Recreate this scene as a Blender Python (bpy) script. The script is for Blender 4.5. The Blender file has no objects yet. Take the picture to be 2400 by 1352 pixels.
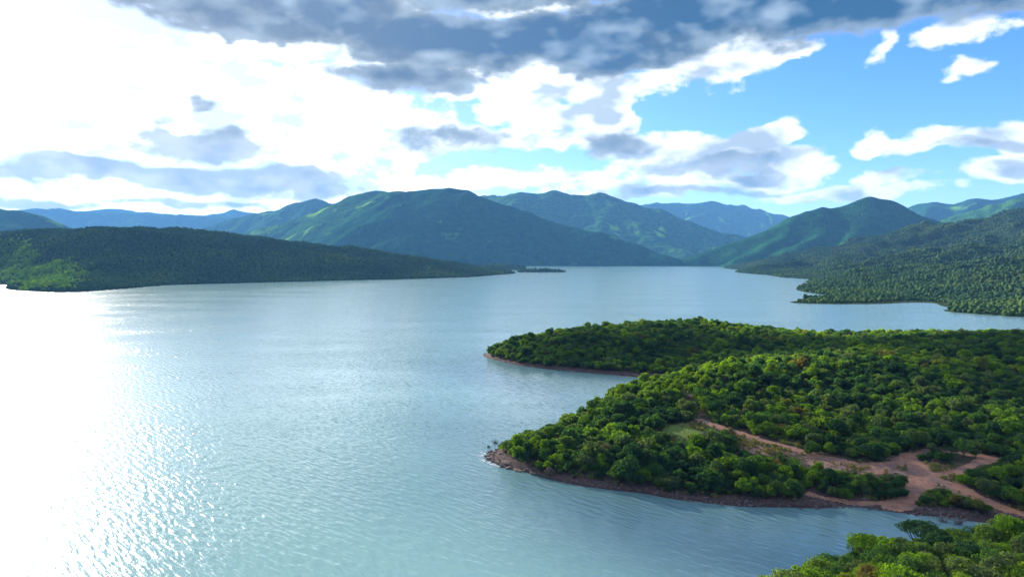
import bpy, bmesh, math, random
import numpy as np
from mathutils import Vector, Matrix

random.seed(7)
rng = np.random.default_rng(7)
scene = bpy.context.scene
COL = scene.collection

# ------------------------------------------------------------------ camera
CAM_H = 60.0
F_PX = 1600.0                       # 24 mm lens on 36 mm, photo 2400 px wide
PITCH = math.atan(76.0 / F_PX)      # looking slightly down
cam_data = bpy.data.cameras.new("camera")
cam_data.sensor_width = 36.0
cam_data.lens = 24.0
cam_data.clip_start = 1.0
cam_data.clip_end = 60000.0
cam = bpy.data.objects.new("camera", cam_data)
cam.location = (0, 0, CAM_H)
cam.rotation_euler = (math.radians(90) - PITCH, 0, 0)
COL.objects.link(cam)
scene.camera = cam

# ------------------------------------------------------------------ light
SUN_EL = math.radians(20.0)
SUN_AZ = math.radians(-37.0)        # left of the view axis (+Y)
SUN = Vector((math.cos(SUN_EL) * math.sin(SUN_AZ), math.cos(SUN_EL) * math.cos(SUN_AZ), math.sin(SUN_EL)))
sd = bpy.data.lights.new("sun", 'SUN')
sd.energy = 5.0
sd.angle = math.radians(0.6)
sd.color = (1.0, 0.94, 0.84)
sun_ob = bpy.data.objects.new("sun", sd)
sun_ob.rotation_euler = SUN.to_track_quat('Z', 'Y').to_euler()
sun_ob.location = SUN * 3000
COL.objects.link(sun_ob)

vs = scene.view_settings
vs.view_transform = 'Standard'
vs.look = 'None'
vs.exposure = 1.72
vs.gamma = 1.0
vs.use_curve_mapping = False
scene.cycles.use_denoising = True
scene.cycles.max_bounces = 8
scene.cycles.diffuse_bounces = 3
scene.cycles.glossy_bounces = 3
scene.cycles.transmission_bounces = 3
scene.cycles.volume_bounces = 1
scene.cycles.transparent_max_bounces = 8
scene.cycles.sample_clamp_indirect = 6.0
scene.cycles.caustics_reflective = False
scene.cycles.caustics_refractive = False


def ray(u, v):
    cx = (u - 1200.0) / F_PX
    cz = -(v - 676.0) / F_PX
    c, s = math.cos(PITCH), math.sin(PITCH)
    return (cx, c + s * cz, -s + c * cz)


def W(u, v, D):
    """point seen at photo position (u, v), D metres ahead"""
    r = ray(u, v)
    t = D / r[1]
    return (r[0] * t, D, CAM_H + r[2] * t)


def G(u, v, z=0.0):
    """point at height z seen at photo position (u, v)"""
    r = ray(u, v)
    t = (z - CAM_H) / r[2]
    return (r[0] * t, r[1] * t, z)


def to_px(P):
    x, y, z = P[..., 0], P[..., 1], P[..., 2] - CAM_H
    c, s = math.cos(PITCH), math.sin(PITCH)
    f = y * c - z * s
    up = y * s + z * c
    f = np.where(f > 0.1, f, 0.1)
    return 1200 + F_PX * x / f, 676 - F_PX * up / f


# ------------------------------------------------------------------ node helpers
class X:
    """a value in a node tree, with operators"""
    def __init__(s, nt, sock):
        s.nt, s.s = nt, sock

    def _m(s, op, *a, clamp=False):
        n = s.nt.nodes.new('ShaderNodeMath')
        n.operation = op
        n.use_clamp = clamp
        for i, b in enumerate((s,) + a):
            if isinstance(b, X):
                s.nt.links.new(b.s, n.inputs[i])
            else:
                n.inputs[i].default_value = float(b)
        return X(s.nt, n.outputs[0])

    def __add__(s, o): return s._m('ADD', o)
    __radd__ = __add__
    def __sub__(s, o): return s._m('SUBTRACT', o)
    def __rsub__(s, o): return (s * -1.0) + o
    def __mul__(s, o): return s._m('MULTIPLY', o)
    __rmul__ = __mul__
    def __truediv__(s, o): return s._m('DIVIDE', o)
    def max(s, o): return s._m('MAXIMUM', o)
    def min(s, o): return s._m('MINIMUM', o)
    def pow(s, o): return s._m('POWER', o)
    def clamp(s): return s._m('ADD', 0.0, clamp=True)
    def smax(s, o, k): return s._m('SMOOTH_MAX', o, k)

    def step(s, a, b):
        n = s.nt.nodes.new('ShaderNodeMapRange')
        n.interpolation_type = 'SMOOTHSTEP'
        s.nt.links.new(s.s, n.inputs['Value'])
        n.inputs['From Min'].default_value = a
        n.inputs['From Max'].default_value = b
        return X(s.nt, n.outputs[0])


def noise(nt, vec, scale, detail=4.0, rough=0.5, dist=0.0, lac=2.0):
    n = nt.nodes.new('ShaderNodeTexNoise')
    nt.links.new(vec, n.inputs['Vector'])
    n.inputs['Scale'].default_value = scale
    n.inputs['Detail'].default_value = detail
    n.inputs['Roughness'].default_value = rough
    n.inputs['Distortion'].default_value = dist
    n.inputs['Lacunarity'].default_value = lac
    return n


def mapping(nt, vec, scale=(1, 1, 1), rot=(0, 0, 0), loc=(0, 0, 0)):
    n = nt.nodes.new('ShaderNodeMapping')
    nt.links.new(vec, n.inputs['Vector'])
    n.inputs['Scale'].default_value = scale
    n.inputs['Rotation'].default_value = rot
    n.inputs['Location'].default_value = loc
    return n.outputs[0]


def mixc(nt, fac, a, b, blend='MIX'):
    n = nt.nodes.new('ShaderNodeMix')
    n.data_type = 'RGBA'
    n.blend_type = blend
    n.clamp_factor = True
    for sock, val in ((n.inputs[0], fac), (n.inputs[6], a), (n.inputs[7], b)):
        if isinstance(val, X):
            nt.links.new(val.s, sock)
        elif isinstance(val, bpy.types.NodeSocket):
            nt.links.new(val, sock)
        elif isinstance(val, (int, float)):
            sock.default_value = val if sock.type == 'VALUE' else (val, val, val, 1)
        else:
            sock.default_value = tuple(val) + (1.0,) if len(val) == 3 else tuple(val)
    return n.outputs[2]


def ramp(nt, fac, stops, interp='LINEAR'):
    n = nt.nodes.new('ShaderNodeValToRGB')
    n.color_ramp.interpolation = interp
    els = n.color_ramp.elements
    while len(els) < len(stops):
        els.new(0.5)
    for e, (p, c) in zip(els, stops):
        e.position = p
        e.color = tuple(c) + (1.0,)
    nt.links.new(fac.s if isinstance(fac, X) else fac, n.inputs[0])
    return n.outputs[0]


# ------------------------------------------------------------------ sky
def build_world():
    w = bpy.data.worlds.new("World")
    scene.world = w
    w.use_nodes = True
    nt = w.node_tree
    nt.nodes.clear()
    out = nt.nodes.new('ShaderNodeOutputWorld')
    bg = nt.nodes.new('ShaderNodeBackground')
    nt.links.new(bg.outputs[0], out.inputs[0])
    STRENGTH = 0.10
    bg.inputs[1].default_value = STRENGTH
    sky = nt.nodes.new('ShaderNodeTexSky')
    sky.sky_type = 'NISHITA'
    sky.sun_disc = False
    sky.sun_elevation = SUN_EL
    sky.sun_rotation = SUN_AZ
    sky.altitude = 1200
    sky.air_density = 1.0
    sky.dust_density = 0.35
    sky.ozone_density = 4.0
    hsv = nt.nodes.new('ShaderNodeHueSaturation')
    hsv.inputs['Saturation'].default_value = 1.2
    hsv.inputs['Value'].default_value = 0.76
    nt.links.new(sky.outputs[0], hsv.inputs['Color'])
    tc = nt.nodes.new('ShaderNodeTexCoord')
    d = tc.outputs['Generated']
    sep = nt.nodes.new('ShaderNodeSeparateXYZ')
    nt.links.new(d, sep.inputs[0])
    x, y, z = (X(nt, o) for o in sep.outputs)
    az = x._m('ARCTAN2', y)
    el = z._m('ARCSINE')
    # noise in direction space, flattened vertically as cloud layers are near the horizon
    flat = mapping(nt, d, scale=(1, 1, 2.0))
    nw = noise(nt, flat, 7.0, 3.0, 0.55)
    nws = nt.nodes.new('ShaderNodeSeparateColor')
    nt.links.new(nw.outputs['Color'], nws.inputs[0])
    wa, we = X(nt, nws.outputs[0]) - 0.5, X(nt, nws.outputs[1]) - 0.5
    azw = az + wa * 0.16
    elw = el + we * 0.07
    pvn = nt.nodes.new('ShaderNodeCombineXYZ')
    nt.links.new(azw.s, pvn.inputs[0])
    nt.links.new(elw.s, pvn.inputs[1])
    pv = pvn.outputs[0]
    fb = X(nt, noise(nt, flat, 16.0, 6.5, 0.6, 0.0).outputs['Fac']) - 0.5
    puff = X(nt, noise(nt, mapping(nt, d, scale=(1, 1, 1.3)), 34.0, 4.0, 0.55, 0.3).outputs['Fac']) - 0.5

    def field(blobs, k=0.15):
        f = None
        for (u, v, ru, rv, wgt) in blobs:
            r0, r1, r2 = ray(u, v), ray(u + ru, v), ray(u, v - rv)
            a0 = math.atan2(r0[0], r0[1])
            e0 = math.atan2(r0[2], math.hypot(r0[0], r0[1]))
            sa = abs(math.atan2(r1[0], r1[1]) - a0)
            se = abs(math.atan2(r2[2], math.hypot(r2[0], r2[1])) - e0)
            n = nt.nodes.new('ShaderNodeVectorMath')
            n.operation = 'MULTIPLY_ADD'
            nt.links.new(pv, n.inputs[0])
            n.inputs[1].default_value = (1.0 / sa, 1.0 / se, 0.0)
            n.inputs[2].default_value = (-a0 / sa, -e0 / se, 0.0)
            m = nt.nodes.new('ShaderNodeVectorMath')
            m.operation = 'DOT_PRODUCT'
            nt.links.new(n.outputs[0], m.inputs[0])
            nt.links.new(n.outputs[0], m.inputs[1])
            b = X(nt, m.outputs['Value'])._m('MULTIPLY_ADD', -wgt, wgt)
            f = b if f is None else f.smax(b, k)
        return f

    white = [
        (1650, 120, 220, 60, 1), (1380, 190, 330, 36, 1), (1050, 190, 300, 60, 1), (700, 110, 260, 50, 1),
        (1420, 262, 100, 80, 1.8), (1230, 250, 120, 62, 1.2), (1320, 335, 170, 34, 1.0),
        (1600, 352, 250, 52, 1.3), (1790, 332, 80, 46, 1.3), (1890, 385, 90, 34, 1.0), (1690, 420, 260, 34, .9),
        (2060, 335, 60, 28, 1), (2260, 330, 190, 36, 1.1), (2400, 320, 120, 50, 1.1), (2360, 400, 150, 34, 1), (2110, 415, 90, 26, .8),
        (2230, 92, 140, 34, .9), (2080, 112, 40, 28, .7), (2270, 140, 46, 24, .6), (1880, 118, 48, 20, .6),
        (700, 458, 480, 22, .8), (1100, 425, 260, 26, .6), (1280, 432, 220, 16, .8), (1540, 452, 260, 20, .8), (2010, 455, 260, 22, .8),
        (430, 250, 620, 150, .9), (760, 330, 330, 90, .9), (1030, 330, 150, 50, 1), (300, 440, 620, 46, .9), (150, 60, 160, 26, .5),
        (1260, 15, 130, 34, 1.2), (950, 20, 90, 30, 1), (2550, 120, 100, 60, 1), (2700, 330, 200, 60, 1), (-350, 330, 300, 120, .8),
    ]
    dark = [
        (560, -20, 330, 84, 1.8), (640, 66, 210, 50, 1.3), (840, 40, 170, 84, 1.5),
        (1130, 105, 360, 84, 1.9), (960, 196, 200, 38, 1.2), (1350, 110, 300, 76, 1.8),
        (1620, 45, 360, 86, 1.8), (1950, 20, 360, 88, 1.6), (2320, -10, 360, 64, 1.4),
        (1250, -110, 1600, 150, 1.8), (2000, -260, 1600, 160, 1.4),
        (490, 338, 150, 42, 1.2), (300, 402, 360, 30, 1.2), (570, 420, 220, 36, 1.2), (40, 398, 140, 28, 1.0), (700, 445, 150, 24, .8),
        (1050, 335, 120, 40, .5), (1430, 345, 110, 38, .55), (1690, 398, 150, 28, .9), (1770, 415, 90, 16, .8),
        (470, 240, 34, 13, .35), (420, 276, 24, 12, .3), (2330, 338, 140, 18, .7), (2390, 395, 100, 20, .6), (1650, 455, 150, 12, .6),
        (80, 470, 150, 10, .6), (420, 470, 170, 10, .5),
    ]
    fw = field(white)
    fd = field(dark)
    # the rest of the sky carries the same kind of broken cloud
    gen = X(nt, noise(nt, mapping(nt, d, scale=(1, 1, 1.8), loc=(3.1, 1.7, 0.4)), 2.6, 5.0, 0.55).outputs['Fac'])
    side = (az._m('ABSOLUTE') - 0.82) * 2.5
    up = (el - 0.42) * 3.0
    gate = side.max(up).clamp()
    gw = (gen - 0.47) * 6.0 * gate - (1.0 - gate) * 2.0
    gd = (gen - 0.57) * 7.0 * gate - (1.0 - gate) * 2.0
    fw = fw.max(gw)
    fd = fd.max(gd)
    dw = (fw + fb * 3.0 + puff * 1.5).step(-0.2, 0.55)
    dd = (fd + fb * 2.4 + puff * 1.5)
    ddm = dd.step(-0.4, 0.5)
    core = dd.step(0.0, 1.3)
    # nearness to the sun: forward scattering in the cloud edges
    dot = nt.nodes.new('ShaderNodeVectorMath')
    dot.operation = 'DOT_PRODUCT'
    nt.links.new(d, dot.inputs[0])
    dot.inputs[1].default_value = SUN
    mu = X(nt, dot.outputs['Value']).max(0.0)
    fwd = mu.pow(6.0)
    S = 1.0 / STRENGTH

    def lum(c, m=1.0):
        return tuple(S * m * k for k in c)
    # relief: the same noise sampled a little towards the sun
    off = mapping(nt, flat, loc=(SUN.x * 0.05, SUN.y * 0.05, SUN.z * 0.22))
    fb1 = X(nt, noise(nt, flat, 15.0, 2.5, 0.5).outputs['Fac'])
    fb2 = X(nt, noise(nt, off, 15.0, 2.5, 0.5).outputs['Fac'])
    relief = (fb1 - fb2) * 2.4
    thick = (fw + fb * 3.0).step(0.2, 1.6)
    shade = (relief * 1.7 + puff * 0.9 + 0.94 - thick * 0.2).clamp()
    wc = mixc(nt, shade, lum((0.165, 0.192, 0.208)), lum((0.41, 0.42, 0.42)))
    vm = nt.nodes.new('ShaderNodeVectorMath')
    vm.operation = 'SCALE'
    nt.links.new(wc, vm.inputs[0])
    nt.links.new((fwd * 1.2 + 1.0).s, vm.inputs['Scale'])
    wc = vm.outputs[0]
    dc = mixc(nt, core, lum((0.105, 0.132, 0.15)), lum((0.008, 0.032, 0.064)))
    dc = mixc(nt, (relief * 1.2 + fb * 0.4 + 0.04).clamp(), dc, lum((0.125, 0.165, 0.20)))
    low = 1.0 - el.step(0.10, 0.26)
    dc = mixc(nt, low * 0.8, dc, mixc(nt, (relief + 0.45).clamp(), lum((0.088, 0.115, 0.125)), lum((0.18, 0.195, 0.195))))
    dc = mixc(nt, fwd * 0.22, dc, lum((0.30, 0.33, 0.36)))
    blue = mixc(nt, 1.0, hsv.outputs[0], (0.95, 0.86, 1.08), 'MULTIPLY')
    veil = mixc(nt, (fwd * 1.1).clamp() * 0.5, blue, lum((0.42, 0.46, 0.48)))
    col = mixc(nt, dw * 0.97, veil, wc)
    col = mixc(nt, ddm * (0.96 - low * 0.1), col, dc)
    nt.links.new(col, bg.inputs[0])
    w.cycles.sampling_method = 'MANUAL'
    w.cycles.sample_map_resolution = 512


build_world()


# ------------------------------------------------------------------ numeric helpers
def _hash(ix, iy, seed):
    h = (ix.astype(np.int64) * 374761393 + iy.astype(np.int64) * 668265263 + seed * 982451653) & 0xFFFFFFFF
    h = ((h ^ (h >> 13)) * 1274126177) & 0xFFFFFFFF
    h = h ^ (h >> 16)
    return (h & 0xFFFF) / 65535.0


def vnoise(x, y, seed=0):
    ix, iy = np.floor(x), np.floor(y)
    fx, fy = x - ix, y - iy
    fx = fx * fx * fx * (fx * (fx * 6 - 15) + 10)
    fy = fy * fy * fy * (fy * (fy * 6 - 15) + 10)
    a, b = _hash(ix, iy, seed), _hash(ix + 1, iy, seed)
    c, d = _hash(ix, iy + 1, seed), _hash(ix + 1, iy + 1, seed)
    return (a + (b - a) * fx) * (1 - fy) + (c + (d - c) * fx) * fy - 0.5


def fbm(x, y, octaves=5, seed=0, gain=0.5):
    s, a, n = 0.0, 1.0, 0.0
    for o in range(octaves):
        s = s + a * vnoise(x * 2 ** o + 17.3 * o, y * 2 ** o - 9.1 * o, seed + o)
        n += a
        a *= gain
    return s / n * 2.0        # about -1..1


def ridged(x, y, octaves=4, seed=0):
    s, a, n = 0.0, 1.0, 0.0
    for o in range(octaves):
        s = s + a * (1 - np.abs(2 * vnoise(x * 2 ** o + 5.7 * o, y * 2 ** o + 3.3 * o, seed + o)) * 2)
        n += a
        a *= 0.5
    return s / n


class TPS:
    """smooth surface through control points"""
    def __init__(s, pts, lam=0.0):
        p = np.array(pts, float)
        s.c = p[:, :2].mean(0)
        s.k = 1.0 / p[:, :2].std()
        q = (p[:, :2] - s.c) * s.k
        s.q = q
        n = len(q)
        K = s._phi(((q[:, None] - q[None]) ** 2).sum(-1))
        A = np.zeros((n + 3, n + 3))
        A[:n, :n] = K + lam * np.eye(n)
        A[:n, n] = 1
        A[:n, n + 1:] = q
        A[n, :n] = 1
        A[n + 1:, :n] = q.T
        b = np.zeros(n + 3)
        b[:n] = p[:, 2]
        s.w = np.linalg.solve(A, b)

    @staticmethod
    def _phi(r2):
        return 0.5 * r2 * np.log(r2 + 1e-12)

    def __call__(s, x, y):
        sh = np.shape(x)
        q = (np.stack([np.ravel(x), np.ravel(y)], 1) - s.c) * s.k
        n = len(s.q)
        out = s.w[n] + q @ s.w[n + 1:]
        for i in range(n):
            out += s.w[i] * s._phi(((q - s.q[i]) ** 2).sum(1))
        return out.reshape(sh)


def link(name, me, mat=None, parent=None):
    ob = bpy.data.objects.new(name, me)
    if mat is not None:
        me.materials.append(mat)
    COL.objects.link(ob)
    if parent is not None:
        ob.parent = parent
    return ob


def tag(ob, label, category=None, group=None, kind=None):
    ob["label"] = label
    if category:
        ob["category"] = category
    if group:
        ob["group"] = group
    if kind:
        ob["kind"] = kind
    return ob


def grid_mesh(name, xs, ys, Z, keep=None, attrs=None):
    """height field; cells entirely below `keep` are dropped"""
    nx, ny = len(xs), len(ys)
    XX, YY = np.meshgrid(xs, ys)
    V = np.stack([XX.ravel(), YY.ravel(), Z.ravel()], 1)
    i = np.arange(nx * ny).reshape(ny, nx)
    F = np.stack([i[:-1, :-1].ravel(), i[:-1, 1:].ravel(), i[1:, 1:].ravel(), i[1:, :-1].ravel()], 1)
    if keep is not None:
        F = F[(Z.ravel()[F] > keep).any(1)]
    used = np.unique(F)
    remap = np.full(len(V), -1)
    remap[used] = np.arange(len(used))
    V, F = V[used], remap[F]
    me = bpy.data.meshes.new(name)
    me.vertices.add(len(V))
    me.vertices.foreach_set("co", V.astype(np.float32).ravel())
    me.loops.add(F.size)
    me.loops.foreach_set("vertex_index", F.astype(np.int32).ravel())
    me.polygons.add(len(F))
    me.polygons.foreach_set("loop_start", np.arange(0, F.size, 4, dtype=np.int32))
    me.polygons.foreach_set("use_smooth", np.ones(len(F), bool))
    for k, a in (attrs or {}).items():
        at = me.attributes.new(k, 'FLOAT', 'POINT')
        at.data.foreach_set("value", a.ravel()[used].astype(np.float32))
    me.update(calc_edges=True)
    return me


# ------------------------------------------------------------------ materials
def new_mat(name):
    m = bpy.data.materials.new(name)
    m.use_nodes = True
    nt = m.node_tree
    nt.nodes.clear()
    out = nt.nodes.new('ShaderNodeOutputMaterial')
    return m, nt, out


def principled(nt, out, color, rough=0.8, spec=0.3, normal=None):
    b = nt.nodes.new('ShaderNodeBsdfPrincipled')
    if isinstance(color, bpy.types.NodeSocket):
        nt.links.new(color, b.inputs['Base Color'])
    else:
        b.inputs['Base Color'].default_value = tuple(color) + (1,)
    if isinstance(rough, X):
        nt.links.new(rough.s, b.inputs['Roughness'])
    else:
        b.inputs['Roughness'].default_value = rough
    b.inputs['Specular IOR Level'].default_value = spec
    if normal is not None:
        nt.links.new(normal, b.inputs['Normal'])
    nt.links.new(b.outputs[0], out.inputs['Surface'])
    return b


def bump(nt, height, dist, strength=1.0):
    n = nt.nodes.new('ShaderNodeBump')
    n.inputs['Strength'].default_value = strength
    n.inputs['Distance'].default_value = dist
    nt.links.new(height.s if isinstance(height, X) else height, n.inputs['Height'])
    return n.outputs[0]


def geo_pos(nt):
    return nt.nodes.new('ShaderNodeNewGeometry').outputs['Position']


def attr(nt, name):
    n = nt.nodes.new('ShaderNodeAttribute')
    n.attribute_name = name
    return X(nt, n.outputs['Fac'])


def mat_water():
    m, nt, out = new_mat("lake_water")
    pos = geo_pos(nt)
    # wind waves: crests run away to the near right, short across, long along
    rot = math.radians(45)
    gust = X(nt, noise(nt, mapping(nt, pos, scale=(1 / 160, 1 / 60, 1), rot=(0, 0, 0.3)), 1.0, 3.0, 0.55).outputs['Fac']).step(0.3, 0.7)
    e = 0.06

    def height(off):
        p = mapping(nt, pos, loc=off)
        q = mapping(nt, p, rot=(0, 0, rot))
        a = X(nt, noise(nt, mapping(nt, q, scale=(1 / 4.4, 1 / 1.3, 1)), 1.0, 1.0, 0.5).outputs['Fac'])
        b = X(nt, noise(nt, mapping(nt, q, rot=(0, 0, 0.3), scale=(1 / 1.05, 1 / 0.42, 1)), 1.0, 2.0, 0.55).outputs['Fac'])
        return a * WAVE_A + b * WAVE_B
    h0, hx, hy = height((0, 0, 0)), height((e, 0, 0)), height((0, e, 0))
    k = (gust * 0.7 + 0.6) * (1.0 / e)
    cx = nt.nodes.new('ShaderNodeCombineXYZ')
    nt.links.new(((h0 - hx) * k).s, cx.inputs[0])
    nt.links.new(((h0 - hy) * k).s, cx.inputs[1])
    cx.inputs[2].default_value = 1.0
    nz = nt.nodes.new('ShaderNodeVectorMath')
    nz.operation = 'NORMALIZE'
    nt.links.new(cx.outputs[0], nz.inputs[0])
    b_ = principled(nt, out, (0.15, 0.265, 0.255), 0.13, 0.5, nz.outputs[0])
    b_.inputs['IOR'].default_value = 1.5
    return m


WAVE_A, WAVE_B = 0.27, 0.055


def mat_ground():
    """bushveld soil: reddish bank at the waterline, litter and grass above"""
    m, nt, out = new_mat("bush_soil")
    pos = geo_pos(nt)
    z = X(nt, nt.nodes.new('ShaderNodeSeparateXYZ').outputs[2])
    nt.links.new(pos, z.s.node.inputs[0])
    n1 = X(nt, noise(nt, pos, 0.12, 6, 0.6).outputs['Fac'])
    n2 = X(nt, noise(nt, pos, 1.3, 6, 0.65).outputs['Fac'])
    soil = mixc(nt, ((n2 - 0.5) * 2.4 + 0.5).clamp(), (0.045, 0.036, 0.034), (0.20, 0.12, 0.098))
    litter = mixc(nt, n2, (0.05, 0.045, 0.025), (0.13, 0.10, 0.055))
    up = (z + n1 * 2.2 - 1.1).step(1.2, 2.6)
    col = mixc(nt, up, soil, litter)
    grass = mixc(nt, n2, (0.11, 0.18, 0.03), (0.24, 0.29, 0.06))
    bare = mixc(nt, ((n2 - 0.5) * 2.0 + 0.5).clamp(), (0.21, 0.115, 0.085), (0.54, 0.32, 0.22))
    col = mixc(nt, (attr(nt, "bare") + (n1 - 0.5) * 2.0 + (n2 - 0.5) * 0.8).step(0.3, 0.6), col, bare)
    col = mixc(nt, (attr(nt, "grass") + (n1 - 0.5) * 0.9).step(0.35, 0.7), col, grass)
    wet = 1.0 - z.step(0.0, 0.5)
    col = mixc(nt, wet * 0.55, col, (0.035, 0.025, 0.022))
    nrm = bump(nt, n2 + X(nt, noise(nt, pos, 5.0, 4, 0.6).outputs['Fac']) * 0.4, 0.7)
    principled(nt, out, col, 0.95, 0.2, nrm)
    return m


def mat_hill(name, dark, mid, grass, scale=0.11, canopy=5.0):
    """slopes so far away that single crowns are finer than a pixel or two"""
    m, nt, out = new_mat(name)
    pos = geo_pos(nt)
    n1 = X(nt, noise(nt, pos, 0.0035, 6, 0.6).outputs['Fac'])
    n2 = X(nt, noise(nt, pos, scale, 3, 0.7).outputs['Fac'])
    n3 = X(nt, noise(nt, pos, scale * 0.25, 5, 0.65).outputs['Fac'])
    col = mixc(nt, ((n2 - 0.5) * 2.0 + (n3 - 0.5) * 2.4 + 0.45).clamp(), dark, mid)
    g = (attr(nt, "grass") + (n1 - 0.5) * 1.3 + (n3 - 0.5) * 0.9)
    col = mixc(nt, g.step(0.25, 0.95), col, grass)
    vor = nt.nodes.new('ShaderNodeTexVoronoi')
    nt.links.new(pos, vor.inputs['Vector'])
    vor.inputs['Scale'].default_value = scale
    h = (X(nt, vor.outputs['Distance']) * -1.0) + n2 * 0.6
    nrm = bump(nt, h, canopy)
    principled(nt, out, col, 1.0, 0.0, nrm)
    return m


# ------------------------------------------------------------------ water
def build_water():
    R = 16000
    me = bpy.data.meshes.new("lake_water")
    me.from_pydata([(-R, -3000, 0), (R, -3000, 0), (R, 15500, 0), (-R, 15500, 0)], [], [(0, 1, 2, 3)])
    ob = link("lake_water", me, mat_water())
    tag(ob, "wind rippled blue grey lake with a white sun glitter at the left", kind="structure")


build_water()

# ------------------------------------------------------------------ near land (two headlands and the corner hill are one shore)
GROUND = mat_ground()
shoreA = [(2330, 1236), (2250, 1216), (2150, 1206), (2090, 1199), (1990, 1186), (1930, 1190), (1800, 1188), (1720, 1185),
          (1650, 1176), (1560, 1166), (1450, 1150), (1350, 1136), (1260, 1115), (1200, 1100), (1160, 1086), (1138, 1072)]
ctrl = [G(u, v, 0.0) for u, v in shoreA]
ctrl += [(-5, 209, 0), (8, 226, 0), (26, 252, 0), (44, 284, 0), (60, 305, 0), (78, 322, 0)]
shoreB = [(1490, 883), (1440, 879), (1380, 874), (1320, 868), (1250, 861), (1200, 853), (1160, 843), (1137, 829)]
ctrl += [G(u, v, 0.0) for u, v in shoreB]
ctrl += [(-10, 428, 0), (5, 452, 0), (32, 492, 0), (75, 530, 0), (130, 548, 0), (210, 530, 0), (290, 510, 0), (380, 500, 0)]
# deeper water outside
ctrl += [(-30, 205, -4), (0, 185, -3), (30, 165, -3), (60, 150, -3), (90, 140, -2), (-8, 240, -4), (10, 280, -4), (25, 320, -3),
         (-5, 360, -3), (-45, 420, -4), (-20, 460, -4), (20, 530, -4), (80, 570, -4), (200, 570, -4), (380, 560, -4), (50, 320, -1.5)]
# high ground of the near headland, tree tops about 4.5 m above it
for u, v, D, t in [(1540, 880, 268, 4.5), (1620, 862, 280, 4.5), (1700, 847, 290, 4.5), (1850, 827, 300, 5.5), (2000, 806, 312, 6.5),
                   (2150, 793, 325, 7), (2300, 790, 335, 7.5), (2400, 787, 340, 7.5), (2600, 780, 340, 7.5)]:
    x, y, z = W(u, v, D)
    ctrl.append((x, y, z - t))
ctrl += [(40, 205, 3.5), (70, 200, 4), (100, 195, 3.6), (130, 195, 4.5), (25, 205, 2.4), (60, 178, 2.0), (90, 175, 2.0), (115, 170, 2.2),
         (60, 235, 6), (95, 230, 6), (130, 232, 8), (175, 232, 9), (20, 215, 2.2), (40, 235, 3.8), (150, 180, 5), (190, 190, 8)]
# high ground of the far headland
for u, v, D, t in [(1200, 792, 425, 4.5), (1340, 768, 440, 4.5), (1500, 758, 455, 4.5), (1620, 752, 465, 4.5), (1700, 758, 460, 4.5),
                   (1760, 769, 450, 4.5), (1850, 780, 445, 4.5), (1960, 791, 440, 4.5)]:
    x, y, z = W(u, v, D)
    ctrl.append((x, y, z - t))
ctrl += [(110, 345, 4), (150, 370, 5.5), (220, 400, 8), (300, 420, 9)]
# corner hill below the drone
ctrl += [(30, 88, 11.5), (45, 93, 13.8), (60, 97, 14.8), (58, 106, 12.0), (80, 106, 14.8), (110, 118, 15), (145, 128, 15), (42, 68, 15), (80, 70, 18), (140, 82, 20),
         (30, 55, 12), (14, 70, 0), (23, 98, 0), (38, 110, 0), (60, 119, 0), (80, 128, 0), (98, 138, 0), (112, 146, 0.2), (125, 150, 1.5),
         (8, 60, -3), (12, 100, -3), (40, 125, -2), (70, 138, -2), (160, 150, 8), (10, 45, 0), (60, 40, 16), (140, 40, 24)]
near_tps = TPS(ctrl, 1e-5)


def near_h(x, y):
    h = near_tps(x, y)
    bank = np.clip(h, 0, 1.5)
    h = h + 0.5 * bank * (1 - bank / 3)                       # a low cut bank above the waterline
    amp = np.clip(h, 0.15, 2.0) / 2.0
    return h + amp * (fbm(x / 22, y / 22, 3, 3) * 0.9 + fbm(x / 4.5, y / 4.5, 3, 11) * 0.28)


NX, NY = np.arange(-60, 420, 1.4), np.arange(36, 600, 1.4)
_gx, _gy = np.meshgrid(NX, NY)
NZ = near_h(_gx, _gy)


def bil(xs, ys, Z, x, y):
    fx = np.clip((x - xs[0]) / (xs[1] - xs[0]), 0, len(xs) - 1.001)
    fy = np.clip((y - ys[0]) / (ys[1] - ys[0]), 0, len(ys) - 1.001)
    ix, iy = fx.astype(int), fy.astype(int)
    fx, fy = fx - ix, fy - iy
    return (Z[iy, ix] * (1 - fx) + Z[iy, ix + 1] * fx) * (1 - fy) + (Z[iy + 1, ix] * (1 - fx) + Z[iy + 1, ix + 1] * fx) * fy


def near_z(x, y):
    return bil(NX, NY, NZ, np.asarray(x, float), np.asarray(y, float))


def hit(u, v):
    """where the ray through a photo position meets the near land"""
    r = ray(u, v)
    t = np.arange(60, 560, 0.25)
    x, y, z = r[0] * t, r[1] * t, CAM_H + r[2] * t
    h = near_z(x, y)
    i = np.argmax(h > z)
    return (x[i], y[i], h[i])




# ------------------------------------------------------------------ bare ground, tracks
def inpoly(poly, u, v):
    u, v = np.asarray(u, float), np.asarray(v, float)
    ins = np.zeros(u.shape, bool)
    n = len(poly)
    for i in range(n):
        x1, y1 = poly[i]
        x2, y2 = poly[(i + 1) % n]
        c = ((y1 > v) != (y2 > v)) & (u < (x2 - x1) * (v - y1) / (y2 - y1 + 1e-9) + x1)
        ins ^= c
    return ins


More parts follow.
